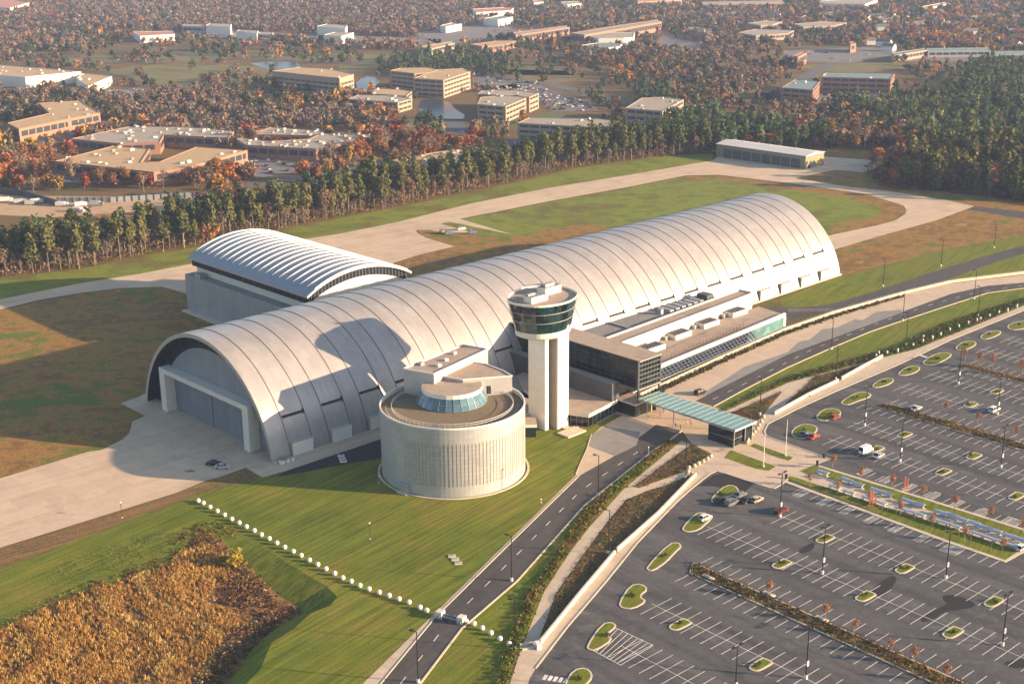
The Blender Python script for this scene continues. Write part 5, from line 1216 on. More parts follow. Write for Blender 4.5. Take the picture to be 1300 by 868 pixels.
tag(o, 'crowded dark pines filling the back of the tree belt', 'woods', kind='stuff')
V, Fc = join(acct); o2 = bpy.data.objects.new('wood_trunk', mesh_np('wood_trunk', V, Fc, M['trunk'])); C.objects.link(o2); o2.parent = o; o2['kind'] = 'stuff'
# three pale yellow trees standing out in the belt
for (qx, qy, lab) in ((271, 308, 'pale orange tree standing in front of the belt just behind the annex'), (372, 262, 'golden tree beside the road behind the belt'), (348, 258, 'large yellow tree at the roadside left of the golden one')):
    g = G(qx, qy); t = thing('autumn_tree', (*g, 0), lab, 'tree', 'autumn trees beyond the pine belt'); l, tt = dec_proto(12, 420, .5, .34, .12); M['gold_leaf'] = M.get('gold_leaf') or leaf_mat('golden_leaves', [(.34, .17, .035), (.42, .26, .03)], transl=.3)
    for nm, me in (('crown', mesh_np('crown', l, quads_of(l), M['gold_leaf'])), ('trunk', mesh_np('trunk', *tt, M['trunk']))): o = bpy.data.objects.new(nm, me); C.objects.link(o); o.parent = t

# ---------------- tufts: anything nobody could count
def tufts(name, label, polys, spacing, hgt_, size, cols, z=0.0, n_per=5, cat='ground cover', blade=False, spread=.8, clumpy=0.0, kind='stuff'):
    VV, CC = [], []
    for poly in polys:
        x0, x1 = min(p[0] for p in poly), max(p[0] for p in poly); y0, y1 = min(p[1] for p in poly), max(p[1] for p in poly)
        gx, gy = np.meshgrid(np.arange(x0, x1, spacing), np.arange(y0, y1, spacing)); gx = gx.ravel() + rg.uniform(-.6, .6, gx.size) * spacing; gy = gy.ravel() + rg.uniform(-.6, .6, gy.size) * spacing
        k = pip(gx, gy, poly)
        if clumpy: k &= rg.random(len(gx)) > clumpy * np.clip(.5 + .55 * np.sin(gx * .23 + 3 * np.sin(gy * .11) + 1.3 * np.sin(gx * .57 + gy * .31)) * np.sin(gy * .27 + 1.7 * np.sin(gx * .13)), 0, 1)
        gx, gy = gx[k], gy[k]; n = len(gx)
        if n == 0: continue
        gx = np.repeat(gx, n_per); gy = np.repeat(gy, n_per); N_ = n * n_per
        h = hgt_ * (.4 + .9 * rg.random(N_)); cen = np.stack([gx + rg.normal(size=N_) * spacing * .5 * spread, gy + rg.normal(size=N_) * spacing * .5 * spread, (0 if callable(z) else z) + h * (.55 if blade else rg.random(N_) * .8 + .15)], 1)
        nr = rg.normal(size=(N_, 3)); nr[:, 2] = np.abs(nr[:, 2]) * (.25 if blade else 1) + .1
        s = size * (.5 + rg.random(N_)); V = leaf_quads(cen, nr, s, s)
        if blade:
            a = rg.random(N_) * 6.28; u = np.stack([np.cos(a), np.sin(a), np.zeros(N_)], 1) * s[:, None]; up = np.stack([rg.normal(size=N_) * .2, rg.normal(size=N_) * .2, np.ones(N_)], 1) * (h * .55)[:, None]
            V = np.stack([cen - u - up, cen + u - up, cen + u * .5 + up, cen - u * .7 + up], 1).reshape(-1, 3)
        V[:, 2] = np.maximum(V[:, 2], (z if not callable(z) else 0) + .01) if not callable(z) else V[:, 2] + np.repeat(z(cen[:, 0], cen[:, 1]), 4)
        ci_ = rg.integers(len(cols), size=n); ph = (np.sin(gx[::n_per] * .13 + 2 * np.sin(gy[::n_per] * .09)) * .5 + .5) * len(cols); ci_ = np.where(rg.random(n) < .6, np.clip(ph.astype(int), 0, len(cols) - 1), ci_)
        cc = np.array(cols)[ci_] * (.75 + .5 * rg.random((n, 1))); VV.append(V); CC.append(np.repeat(cc, n_per * 4, 0))
    V = np.vstack(VV); o = bpy.data.objects.new(name, mesh_np(name, V, quads_of(V), M['tinted_leaf'], np.vstack(CC))); C.objects.link(o)
    return tag(o, label, cat, kind=kind)
tufts('undergrowth', 'brown scrub and saplings along the foot of the pine belt', [BELT], 3.6, 4.6, .36, [(.17, .11, .06), (.20, .13, .07), (.14, .10, .06), (.13, .12, .045)], n_per=12)
tufts('scrub', 'low brown scrub under the right-hand wood edge', [px_poly([(1100,214),(1119,239),(1205,245),(1300,257),(1340,262),(1340,240),(1200,232),(1120,222)])], 4, 5, .6, [(.09, .06, .035), (.05, .06, .025), (.12, .08, .05)], n_per=9)
meadow = INNER
zb = np.vectorize(basin_z)
GOLDEN = px_poly([(-76,832),(2,800),(53,776),(107,753),(161,733),(200,722),(232,700),(262,690),(290,703),(296,725),(270,742),(262,755),(292,765),(307,778),(282,800),(255,830),(232,868),(100,955),(-76,955)])
tufts('marsh_grass', 'golden brown marsh grass filling the basin', [GOLDEN], .45, .75, .055, [(.44, .25, .07), (.54, .34, .11), (.35, .19, .06), (.20, .115, .045), (.52, .37, .13), (.38, .22, .07)], z=zb, n_per=9, blade=True, clumpy=.88)
tufts('marsh_shrub', 'dark russet shrubs along the right side of the marsh', [px_poly([(244,690),(262,682),(300,703),(350,743),(380,763),(340,787),(325,800),(300,830),(262,868),(190,935),(232,868),(255,830),(282,800),(307,778),(292,765),(262,755),(270,742),(296,725),(290,703),(262,692)])], 1.2, 1.1, .20, [(.10, .055, .035), (.15, .085, .05), (.07, .048, .028), (.26, .18, .10), (.11, .10, .04)], z=zb, n_per=9, clumpy=.5)
tufts('reed_clump', 'pale tan reed heads scattered over the marsh', [meadow], 1.0, .95, .085, [(.50, .32, .12), (.42, .22, .08), (.12, .07, .035), (.30, .15, .05)], z=zb, n_per=9, clumpy=.95)
tufts('rim_weeds', 'ragged brown weeds along the rim of the marsh', [px_poly([(-70,826),(0,790),(60,760),(110,741),(165,722),(215,704),(235,672),(262,660),(300,672),(300,684),(262,690),(235,712),(170,738),(110,760),(60,782),(0,806),(-70,840)])], 1.0, .6, .15, [(.16, .13, .04), (.22, .13, .045), (.10, .11, .03), (.14, .08, .035)], z=zb, n_per=7, clumpy=.75)
tufts('yellow_shrub', 'bright yellow-green shrub at the head of the marsh', [[(G(297, 712)[0] + 2.6 * math.cos(k), G(297, 712)[1] + 2.6 * math.sin(k)) for k in np.linspace(0, 6.28, 10)]], 1.1, 3.2, .35, [(.26, .20, .03), (.20, .18, .03)], z=zb, n_per=26, cat='shrub', kind=None)
tufts('slope_weeds', 'rough pale weeds on the bank above the marsh', [px_poly([(60,752),(106,738),(199,706),(240,682),(225,672),(140,690),(60,725)])], 1.1, .35, .10, [(.13, .13, .04), (.17, .14, .06), (.09, .10, .03)], n_per=5, clumpy=.7)
HEDGE = [px_poly([(846,561),(742,650),(716,690),(672,752),(646,815),(625,885),(640,885),(655,835),(688,752),(722,700),(747,668),(788,622),(862,560)])]
tufts('hedge_planting', 'green and brown hedge planting beside the lower garden path', HEDGE, .85, 1.1, .20, [(.10, .125, .025), (.14, .115, .035), (.075, .10, .02), (.16, .11, .04)], z=.03, n_per=9)
HED2 = [px_poly([(908,524),(1000,479.5),(1053,464),(1101,451.5),(1150,434.5),(1200,411),(1300,379),(1400,347),(1400,355),(1300,386.5),(1231,415.5),(1162,443),(1120,453.5),(1053,471),(1000,485),(921,521)])]
tufts('shrub_border', 'dark green and brown shrub border above the upper path', HED2, .9, .8, .19, [(.075, .11, .022), (.12, .10, .035), (.15, .10, .04), (.065, .09, .022)], z=.03, n_per=8)
tufts('bed_planting', 'brown and green ground cover in the garden beds', [px_poly(p) for p in BEDS], .8, .35, .13, [(.17, .10, .045), (.20, .13, .06), (.12, .12, .035), (.12, .075, .035)], z=.09, n_per=5, clumpy=.3)
MED = [[N(12, -18.4), N(150, -18.4), N(150, -23.4), N(15, -23.4)], [N(-17, 114.6), N(120, 114.6), N(120, 108.9), N(-20, 108.9)], [N(-20, 169.6), N(120, 169.6), N(120, 164.8), N(-22, 164.8)]]
for q in MED:
    sheet('median_lawn', q, .12, 'bed', world=True)
    b = MB(); ring_kerb(b, q, .35, 0, .18, 'kerb'); tag(b.build('median_kerb_pavement'), kind='structure')
tufts('median_shrubs', 'brown shrubs along the parking medians', MED[:2] + [MED[2]], .9, .40, .17, [(.22, .13, .05), (.15, .14, .045), (.16, .09, .035), (.08, .06, .03)], z=.12, n_per=7, clumpy=.3)
tufts('bank_planting', 'dark planting rows at the foot of the parapet wall', [px_poly([(812,506),(838,494),(920,456),(998,422),(1057,401),(1148,375.5),(1148,377),(1057,404),(998,425),(920,460),(838,499),(816,510)])], .8, .8, .28, [(.06, .075, .02), (.10, .085, .03), (.075, .055, .03)], z=.06, n_per=6)
# ================================================================ OBJECTS
# ---------------- planting islands
def island(pts, label, world=False, grass='lawn_bright', grp='kerbed islands in the car park'):
    g = pts if world else px_poly(pts)
    g = chaikin(g, 1); c = (sum(p[0] for p in g) / len(g), sum(p[1] for p in g) / len(g))
    t = thing('parking_island', (*c, 0), label, 'kerbed island', grp)
    b = MB(); inn = ring_kerb(b, g, .42, 0, .17, 'kerb'); b.build('kerb', t)
    b = MB(); b.tess([inn], .16, grass); b.build('grass', t)
    V = []
    return t, c, inn
SHRUB = []
for i in range(3):
    l = blob_leaves([(0, 0, .35, .45), (.3, .1, .3, .3)], 60, .13); SHRUB.append(mesh_np('island_shrub', l, quads_of(l), M['pine_leaf']))
endisl = [([(902,634),(908,626.5),(921,616),(933,616),(940,624),(930,629),(919,633),(912,638.5),(904,638)], 'tapered kerbed island beside the parked dark cars'),
 ([(865.5,670),(881.7,652),(893,650),(900,654),(906,656),(898,664),(888,673),(875,676),(867,674)], 'tapered kerbed island holding the white hatchback'),
 ([(820,720),(849,689.5),(862,688.5),(866,694),(858,701),(846,714),(830,725),(822,724)], 'large arrow-shaped island at the head of the brown median'),
 ([(785,765),(799,743),(814,740.5),(824,748),(812,757),(822,763.5),(804,773.5),(788,772)], 'boot-shaped kerbed island below the arrow-shaped one'),
 ([(744,820),(763,792),(777,789),(784,795),(770,806),(779,812),(757,826),(747,825)], 'boot-shaped kerbed island beside the hatched corner'),
 ([(716,868),(727,850),(744,847),(753,855),(750,865),(738,874),(720,876)], 'rounded kerbed island at the bottom by the zebra stripes'),
 ([(1002.5,550),(1012,540),(1028,538),(1039,542.5),(1036,549.6),(1025,557),(1011,557)], 'rounded kerbed island beside the bright red car'),
 ([(1034,530.5),(1044,519.6),(1061,518),(1070,524),(1061,531),(1045,535.5)], 'rounded kerbed island with the half-hidden red car'),
 ([(1067,510),(1083,500),(1096,497),(1107,500),(1104,505),(1088,510),(1078,514.5),(1069,513.5)], 'island at the head of the upper brown median'),
 ([(1105.5,490.5),(1116,482),(1130,479.6),(1136.5,482.5),(1129,488.5),(1113,493)], 'kerbed island just above the upper median head, left one'), ([(1138.5,475),(1150,466),(1164,464),(1169.5,468),(1161,474.5),(1145,477.5)], 'kerbed island just above the upper median head, right one'),
 ([(1170.5,460),(1184,450.5),(1198,447),(1209,449.5),(1206,454),(1193,461),(1184,464),(1173,463)], 'island at the head of the farthest shrub median'), ([(1211,442),(1222,434),(1236,432.6),(1241,437),(1231,443),(1219,445.6)], 'oval island right of the farthest median head'),
 ([(1242.5,427.5),(1256,420.5),(1269,419.5),(1272,423),(1261,429),(1249,431.6)], 'second oval island right of the farthest median head'), ([(1277,414.5),(1288,409),(1304,407),(1312,412),(1300,418),(1284,419.6)], 'oval island at the right edge of the car park')]
smalls = [((1098,757),'S'),((992,716),'S'),((1047,684),'S'),((1148,722),'S'),((1261,764),'S'),((1209,803),'S'),((863,793),'S'),((965,844),'S'),((1112,570),'N'),((1197,599),'N'),((1290,630),'N'),((1148,552),'N'),((1236,579),'N'),((1232,514),'N'),((1265,497),'N')]
sl_lab = ['sunlit U-shaped island left of the dark car-shaped patch', 'U-shaped island in the row right of the large arrow-shaped island', 'U-shaped island at the foot of the lamp post near the promenade', 'U-shaped island in the row just below the promenade trees, centre', 'U-shaped island in the row below the promenade, near the right edge', 'U-shaped island at the right in the second row from the median', 'U-shaped island in the first row below the brown median', 'U-shaped island at the bottom centre of the car park',
  'half-hidden island right behind the white van', 'U-shaped island in the row above the promenade, centre', 'U-shaped island in the row above the promenade at the right edge', 'island left of the tall lamp in the second row above the promenade', 'island in the second row above the promenade, right', 'island between two medians, left of the white car in the sun', 'island between two medians, right of the dark lamp']
ISL = []
for p, lab in endisl: t, c, inn = island(p, lab); ISL.append((t, c))
for (q, side), lab in zip(smalls, sl_lab):
    n_, m_ = NM(*G(*q)); w, l = 1.55, 3.0
    g = [N(n_ + a, m_ + c_) for a, c_ in ((-w, l * .8), (-w * .8, l), (w * .8, l), (w, l * .8), (w, -l * .55), (w * .62, -l * .92), (0, -l * 1.03), (-w * .62, -l * .92), (-w, -l * .55))]
    if side == 'N': pass
    t, c, inn = island(g, lab, world=True); ISL.append((t, c))
for t, c in ISL:
    for k in range(2):
        o = bpy.data.objects.new('shrub', SHRUB[k]); C.objects.link(o); o.parent = t; o.location = (rn.uniform(-1, 1), rn.uniform(-1, 1), .15)

# ---------------- lamp posts
def lamp_proto(h, arm, head, box=True):
    t = thing('lamp_post', (0, 0, 0), 'x', 'lamp post')
    b = MB(); b.tube([(0, 0, 0), (0, 0, .85)], .38, 'white', 10, .36); b.build('base', t)
    b = MB(); b.tube([(0, 0, .8), (0, 0, h)], .17, 'lampmetal', 8, .11); b.build('pole', t)
    b = MB()
    for s in ((1,) if arm == 1 else (1, -1)): b.beam((0, 0, h - .1), (1.2 * s, 0, h + .05), .12, .12, 'lampmetal')
    b.build('arm', t)
    for s in ((1,) if arm == 1 else (1, -1)):
        b = MB(); b.prism([(s * .8, -.28), (s * 1.7, -.28), (s * 1.7, .28), (s * .8, .28)], h - .02, h + .2, 'lampmetal', bottom=True); b.poly([(s * .9, -.2, h - .03), (s * .9, .2, h - .03), (s * 1.6, .2, h - .03), (s * 1.6, -.2, h - .03)], 'lampglass'); b.build('lamp_head', t)
    if box: b = MB(); b.box((0, -.22), (1, 0), .28, .12, 3.2, 4.4, 'offwhite'); b.build('row_sign', t)
    return remember(t)
lampA = lamp_proto(12.8, 2, .5); lampB = lamp_proto(12.2, 1, .5, box=False)
usedA = usedB = False
def put_lamp(proto, q, label, group, rz, first, world=None):
    o = proto if first else copy_tree(proto)
    g = world or G(*q); o.location = (*g, 0); o.rotation_euler = (0, 0, rz); o['label'] = label; o['group'] = group; return o
LOT = [((1043.9,727.7),'tall dark car park lamp beside the U-shaped island near the promenade'), ((1200.7,733.7),'tall car park lamp whose head overlaps the end of the promenade lawn'), ((1272.5,819),'tall car park lamp nearest the bottom right corner'), ((1023,861),'tall car park lamp below the brown median at the bottom, centre right'),
  ((933,889),'car park lamp whose top alone shows at the bottom edge'), ((990,656),'tall car park lamp standing by the dark red car'), ((1097.5,540),'tall car park lamp above the white van, left'), ((1216.5,487),'tall car park lamp by the farthest median'), ((1266,526),'tall car park lamp beside the white car with the blue shadow'),
  ((1142.4,585.6),'tall car park lamp just right of the white van'), ((1270.6,593),'tall car park lamp in the second row above the promenade, right edge')]
for i, (q, lab) in enumerate(LOT): put_lamp(lampA, q, lab, 'tall lamps in the car park', R(42), i == 0)
ROADL = [((531,866),'street lamp at the bottom of the entrance road'), ((649.5,737),'street lamp beside the entrance road, second from the bottom'), ((759.5,629.5),'street lamp beside the entrance road nearest the plaza'), ((654.6,824),'lamp at the foot of the garden path by the steps'), ((773,703),'lamp in the brown bed by the gap in the white wall'), ((870,607),'lamp in the bed corner beside the row of white balls'),
  ((964.6,526.5),'lamp at the upper corner of the plaza beside the brown bed'), ((1055.4,443.5),'lamp between ring road and lawn, nearest the canopy'), ((1146,407.5),'lamp between ring road and lawn, second from the canopy'), ((1236.5,379.5),'lamp between ring road and lawn, third from the canopy'), ((1061,481.5),'lamp at the white wall below the long lawn'), ((1150,438.5),'lamp in the shrub border above the small white bollards, left'),
  ((1241.5,401.5),'lamp in the shrub border above the small white bollards, right'), ((1121,363.6),'lamp on the lawn beside the asphalt access road, left'), ((1194.5,337.8),'lamp on the lawn beside the asphalt access road, middle'), ((1262,314.6),'lamp on the lawn beside the asphalt access road, right')]
for i, (q, lab) in enumerate(ROADL): put_lamp(lampB, q, lab, 'street lamps along the roads', R(155 if i < 6 else 130), i == 0)
sm = [((470,684),4.5,'short garden lamp alone on the big lawn'), ((155,657),4.5,'short lamp on the brown strip beside the apron'), ((152,384),5.0,'thin lamp on the shaded grass left of the annex'), ((481,613),2.2,'small white marker post beside the round auditorium, upper'), ((687+0,638),1.0,'small white marker on the lawn right of the round auditorium'), ((823,578),2.6,'thin pale road sign post at the head of the entrance road'), ((733,548),1.6,'short bright post before the pavilion')]
for q, h, lab in sm:
    b = MB(); b.tube([(0, 0, 0), (0, 0, h)], .07, 'lampmetal' if h > 3 else 'galv', 6); b.tube([(0, 0, h - .1), (0, 0, h + .25)], .2, 'white', 8); b.tube([(0, 0, 0), (0, 0, .2)], .2, 'white', 8)
    tag(b.build('post_light', base=(*G(*q), 0)), lab, 'post light')
for o in [x for x in C.objects if x.name.startswith('post_light')]: o.data.transform(Matrix.Translation(o.location))
# flagpoles
for q, lab in (((969,592.5),'white flagpole in the lower plaza lawn'), ((997,578.5),'white flagpole in the upper plaza lawn')):
    t = thing('flagpole', (*G(*q), 0), lab, 'flagpole', 'flagpoles on the plaza'); g = G(*q)
    b = MB(); b.tube([(*g, 0), (*g, 11.3)], .14, 'white', 8, .07); b.build('pole', t); b = MB(); b.tube([(*g, 0), (*g, .5)], .4, 'kerb', 10); b.tube([(*g, 11.3), (*g, 11.6)], .14, 'gold', 8); b.build('finial', t)

# ---------------- ball bollards
def ball(r, name, mat='white'):
    bm = bmesh.new(); bmesh.ops.create_uvsphere(bm, u_segments=14, v_segments=9, radius=r, matrix=Matrix.Translation((0, 0, r * .92)))
    me = bpy.data.meshes.new(name); bm.to_mesh(me); bm.free(); me.materials.append(M[mat]); me.polygons.foreach_set('use_smooth', [True] * len(me.polygons)); return me
BALL = ball(.62, 'ball_bollard'); SBALL = ball(.60, 'ball_bollard', 'kerb')
l1 = [(251.9,637.5),(258.3,640.5),(266.8,645.6),(276,650.6),(285.3,655.6),(294.5,661),(303.8,665.6),(313,670.6),(323,675.6),(332,680.8),(342,685.6),(351.6,691.3),(361.6,696.6),(372.5,702),(382.5,707.2),(393,713),(403.5,718.6),(414,724.2),(425,730),(435.3,735.6),(446,740),(457,745.4),(468.6,749.8),(481.5,754),(494,758),(506.6,762.4),(519.4,766.6),(533.2,773),(541.8,777)]
for p in l1:
    o = bpy.data.objects.new('ball_bollard', BALL); C.objects.link(o); o.location = (*G(*p), .02); tag(o, 'white concrete ball bollard in the long line across the big lawn', 'bollard', 'ball bollards across the big lawn')
for p, lab in (((591.5,790.5),'first white ball bollard right of the road barrier'), ((601.7,793.8),'second white ball bollard right of the road barrier'), ((612.3,799.4),'third white ball bollard right of the road barrier'), ((623.3,805.6),'fourth white ball bollard right of the road barrier'), ((634.7,813),'fifth white ball bollard right of the road barrier'), ((646.4,819.6),'last white ball bollard, at the lamp by the garden steps')):
    o = bpy.data.objects.new('ball_bollard', BALL); C.objects.link(o); o.location = (*G(*p), .02); tag(o, lab, 'bollard', 'ball bollards right of the road barrier')
def ptsz(L_, zx, zy, sc): return [(zx + a / sc, zy + c / sc) for a, c in L_]
rowL = ptsz([(405,557),(410,535),(425,570),(440,525),(463,512),(488,500),(511,486),(530,472)], 780, 472, 4.333); rowR = ptsz([(820,255),(808,280),(795,300),(785,320),(770,338),(757,352),(745,368),(735,382),(730,395)], 780, 472, 4.333)
for L_, lab, gr in ((rowL, 'cream ball bollard in the row beside the lower garden bed', 'ball bollards beside the lower bed'), (rowR, 'cream ball bollard in the row at the upper corner of the plaza', 'ball bollards at the upper plaza corner')):
    for p in L_: o = bpy.data.objects.new('ball_bollard', SBALL); C.objects.link(o); o.location = (*G(*p), .06); tag(o, lab, 'bollard', gr)
cub = [(1112,454),(1115.5,450.5),(1126,450),(1139.5,447),(1159,440.5),(1171.5,435),(1172,430),(1183.5,430.5),(1194,426.5),(1205.5,420.5),(1217,416.5),(1229,412),(1240,408.5),(1244.5,407),(1256,403),(1268,398.5),(1279,395.5),(1291,390.5)]
bmc = MB(); bmc.tube([(0, 0, 0), (0, 0, 1.3)], .34, 'white', 10, .33); bmc.tube([(0, 0, 1.3), (0, 0, 1.5)], .34, 'white', 10, .12)
c0 = bmc.build('post_bollard')
for i, p in enumerate(cub):
    o = c0 if i == 0 else c0.copy()
    if i: C.objects.link(o)
    o.location = (*G(*p), .06); tag(o, 'stubby white post bollard along the walk above the car park', 'bollard', 'post bollards above the car park')
# rising road barrier
rb = thing('road_barrier', (*G(573, 785), 0), 'grey and white rising vehicle barrier across the entrance road', 'barrier')
g0, g1 = Vector(G(559, 783)), Vector(G(586, 790)); u = (g1 - g0).normalized()
b = MB(); b.beam((*g0, .6), (*g1, .6), 1.2, .5, 'galv'); b.beam((*g0, 1.0), (*g1, 1.0), .35, .3, 'louvre'); b.build('barrier_beam', rb)
for g, d in ((g0, -1), (g1, 1)):
    b = MB(); b.box((g.x, g.y), (u.x, u.y), .8, .9, .04, 1.7, 'offwhite'); b.box((g.x, g.y), (u.x, u.y), .45, 1.2, .04, .9, 'galv'); b.build('end_cabinet', rb)
b = MB(); b.box(G(580, 789), (u.x, u.y), 2.2, .5, .04, .5, 'wallgrey'); b.build('base_plate', rb)
# lawn manhole slabs
for (p, lab) in (((574,706),'pale concrete slab in the lawn, topmost of three'), ((578,710),'pale concrete slab in the lawn, middle of three'), ((582,715),'pale concrete slab in the lawn, lowest of three')):
    b = MB(); g = G(*p); b.box(g, (1, .1), .95, .7, .02, .25, 'kerb'); b.box(g, (1, .1), .5, .35, .25, .32, 'galv'); tag(b.build('manhole_slab', base=(*g, 0)), lab, 'concrete slab', 'concrete slabs in the big lawn')
for (p, lab) in (((433,579),'white slab on the dark service road, topmost'), ((434.5,582.5),'white slab on the dark service road, middle'), ((436,586),'white slab on the dark service road, lowest')):
    b = MB(); g = G(*p); b.box(g, (1, .1), 1.0, .6, .03, .4, 'white'); b.box(g, (1, .1), .6, .35, .4, .5, 'galv'); tag(b.build('manhole_slab', base=(*g, 0)), lab, 'concrete slab', 'white slabs on the service road')

# ---------------- memorial promenade
foil = thing('memorial_panel', (0, 0, 0), 'x', 'memorial panel')
b = MB(); prof = [(-.95, .62), (-.55, .98), (.05, 1.16), (.6, 1.12), (.98, .92), (.6, .90), (0, .84), (-.5, .70)]
Lh = 1.75
for k in range(len(prof)):
    a, c = prof[k], prof[(k + 1) % len(prof)]; b.poly([(-Lh, a[0], a[1]), (Lh, a[0], a[1]), (Lh, c[0], c[1]), (-Lh, c[0], c[1])][::-1], 'honor')
b.poly([(-Lh, p[0], p[1]) for p in prof], 'honor'); b.poly([(Lh, p[0], p[1]) for p in prof][::-1], 'honor'); b.build('panel', foil)
for sx in (-1.3, 1.3): b = MB(); b.prism([(sx - .08, -.35), (sx + .08, -.35), (sx + .08, .4), (sx - .08, .4)], 0, .95, 'galv'); b.build('leg', foil)
b = MB(); b.prism([(-1.9, -.5), (1.9, -.5), (1.9, .5), (-1.9, .5)], 0, .08, 'kerb'); b.build('footing', foil)
remember(foil)
NP = [(1044.6,603),(1074.6,612.5),(1089,618),(1112,625.6),(1124.6,629.7),(1151.5,639),(1166,643.5),(1194.5,654),(1207,657),(1221,663),(1235,667),(1250,673),(1263,677.5),(1282,684),(1294.5,688)]
SP = [(1060,621.5),(1078,628),(1102,636),(1118,641.5),(1144,649),(1156,652.5),(1167,656),(1185,662.5),(1196,666),(1212,671),(1241,681),(1255,686),(1270,691),(1285,696)]
w0 = NM(*G(1029,600.5))
for i, p in enumerate(NP + SP):
    o = foil if i == 0 else copy_tree(foil); far_ = i < len(NP); o.location = (*G(*p), .12); o.rotation_euler = (0, 0, R(-48 + rn.uniform(-4, 4)) + (0 if far_ else math.pi))
    o['label'] = 'tilted polished metal memorial panel on the %s side of the promenade' % ('car park far' if far_ else 'near lower'); o['group'] = 'memorial panels on the %s side of the promenade' % ('far' if far_ else 'near')
for q, lab, n_ in (((1148,622.5),'tall orange-red pylon sign on the far kerb of the promenade lawn', 1), ((1104,642.5),'tall orange pylon sign on the near side of the promenade lawn', 2)):
    g = G(*q); t = thing('pylon_sign', (*g, .1), lab, 'pylon sign')
    for k in range(n_ + 1):
        b = MB(); x = g[0] + .75 * k; b.box((x, g[1]), (1, 0), .17, .12, .1, 4.2 - .5 * k, 'orange'); b.build('panel', t)
    b = MB(); b.box((g[0] + .3, g[1]), (1, 0), .9, .35, .1, .3, 'kerb'); b.build('footing', t)
# young trees along the promenade and medians
M['sap_leaf'] = leaf_mat('sapling_leaves', [(.30, .14, .08), (.34, .18, .10), (.26, .12, .08)], transl=.35)
SAP = []
for i in range(4):
    l = blob_leaves([(0, 0, 3.3, 1.25), (.3, .2, 2.7, 1.0), (-.3, .1, 3.8, .6), (.1, -.3, 2.3, .55)], 190, .13, shell=.2)
    tr = tubev([(0, 0, 0), (.03, 0, 1.5), (0, .05, 4.2)], .07, .02, 5); li = limbs((0, 0, 1.6), [(.7, .2, 3), (-.6, .3, 3.2), (.1, -.7, 3.0), (-.2, .4, 3.9), (.4, -.3, 3.8), (-.5, -.4, 2.8)], .035, .012)
    stake = tubev([(.35, 0, 0), (.35, 0, 1.7)], .04, .04, 4); SAP.append((mesh_np('crown', l, quads_of(l), M['sap_leaf']), mesh_np('trunk', *join([tr, li]), M['trunk']), mesh_np('stake', *stake, M['twig'])))
def sapling(g, lab, grp, sc=1.0):
    t = thing('young_tree', (*g, .1), lab, 'young tree', grp, rz=rn.uniform(0, 6)); t.scale = (sc, sc, sc); me = SAP[rn.randrange(4)]
    for nm, d in zip(('crown', 'trunk', 'stake'), me): o = bpy.data.objects.new(nm, d); C.objects.link(o); o.parent = t
for c in [(1057.7,577.7),(1093,593),(1132,602),(1171.5,617),(1211.6,629),(1257,643.6),(1298,660.7)]: sapling(G(c[0], c[1] + 17), 'thin young tree with sparse rusty leaves on the far side of the promenade', 'young trees on the far side of the promenade')
for c in [(1027,599),(1063,610),(1103,622),(1142,636),(1183,653),(1224,669),(1273,683.5)]: sapling(G(c[0], c[1] + 18), 'thin young tree with sparse rusty leaves on the near side of the promenade', 'young trees on the near side of the promenade')
for k in [(1075,635),(1120,648),(1137,656),(1161,660),(1186,666),(1207,671),(1217,682),(1232,688),(1258,700)]:
    b = MB(); g = G(*k); b.tube([(*g, .1), (g[0] + .1, g[1], 3.0)], .055, 'twig', 5, .02); b.tube([(g[0], g[1], 1.6), (g[0] + .5, g[1] + .1, 2.6)], .02, 'twig', 4); b.tube([(g[0], g[1], 1.7), (g[0] - .4, g[1] - .1, 2.7)], .02, 'twig', 4)
    tag(b.build('leafless_sapling', base=(*g, 0)), 'pale leafless sapling stem in the near strip of promenade lawn', 'young tree', 'leafless saplings in the promenade lawn')
for q, s in (((976,756),1.0),((1048,787),1.0),((1085,805),.9),((1130,829),.9),((1160,842),1.0),((1200,865),1.0),((1201,524),1.0),((1241,538),1.0),((1224,458),1.1),((1243,464),1.2),((1259,467),1.3),((1296,476),1.4),((1290,556),.9)): sapling(G(*q), 'small orange-brown tree in a shrub median of the car park', 'small trees in the parking medians', s)
for q in ((899,733),(976,754.5),(1043,786)):
    b = MB(); g = G(*q); b.box(g, NA, 1.6, .6, .1, .35, 'kerb'); b.box(g, NA, .8, .35, .35, .5, 'galv'); tag(b.build('drain_cover', base=(*g, 0)), 'pale concrete drain box in the brown median', 'drain box', 'drain boxes in the median')

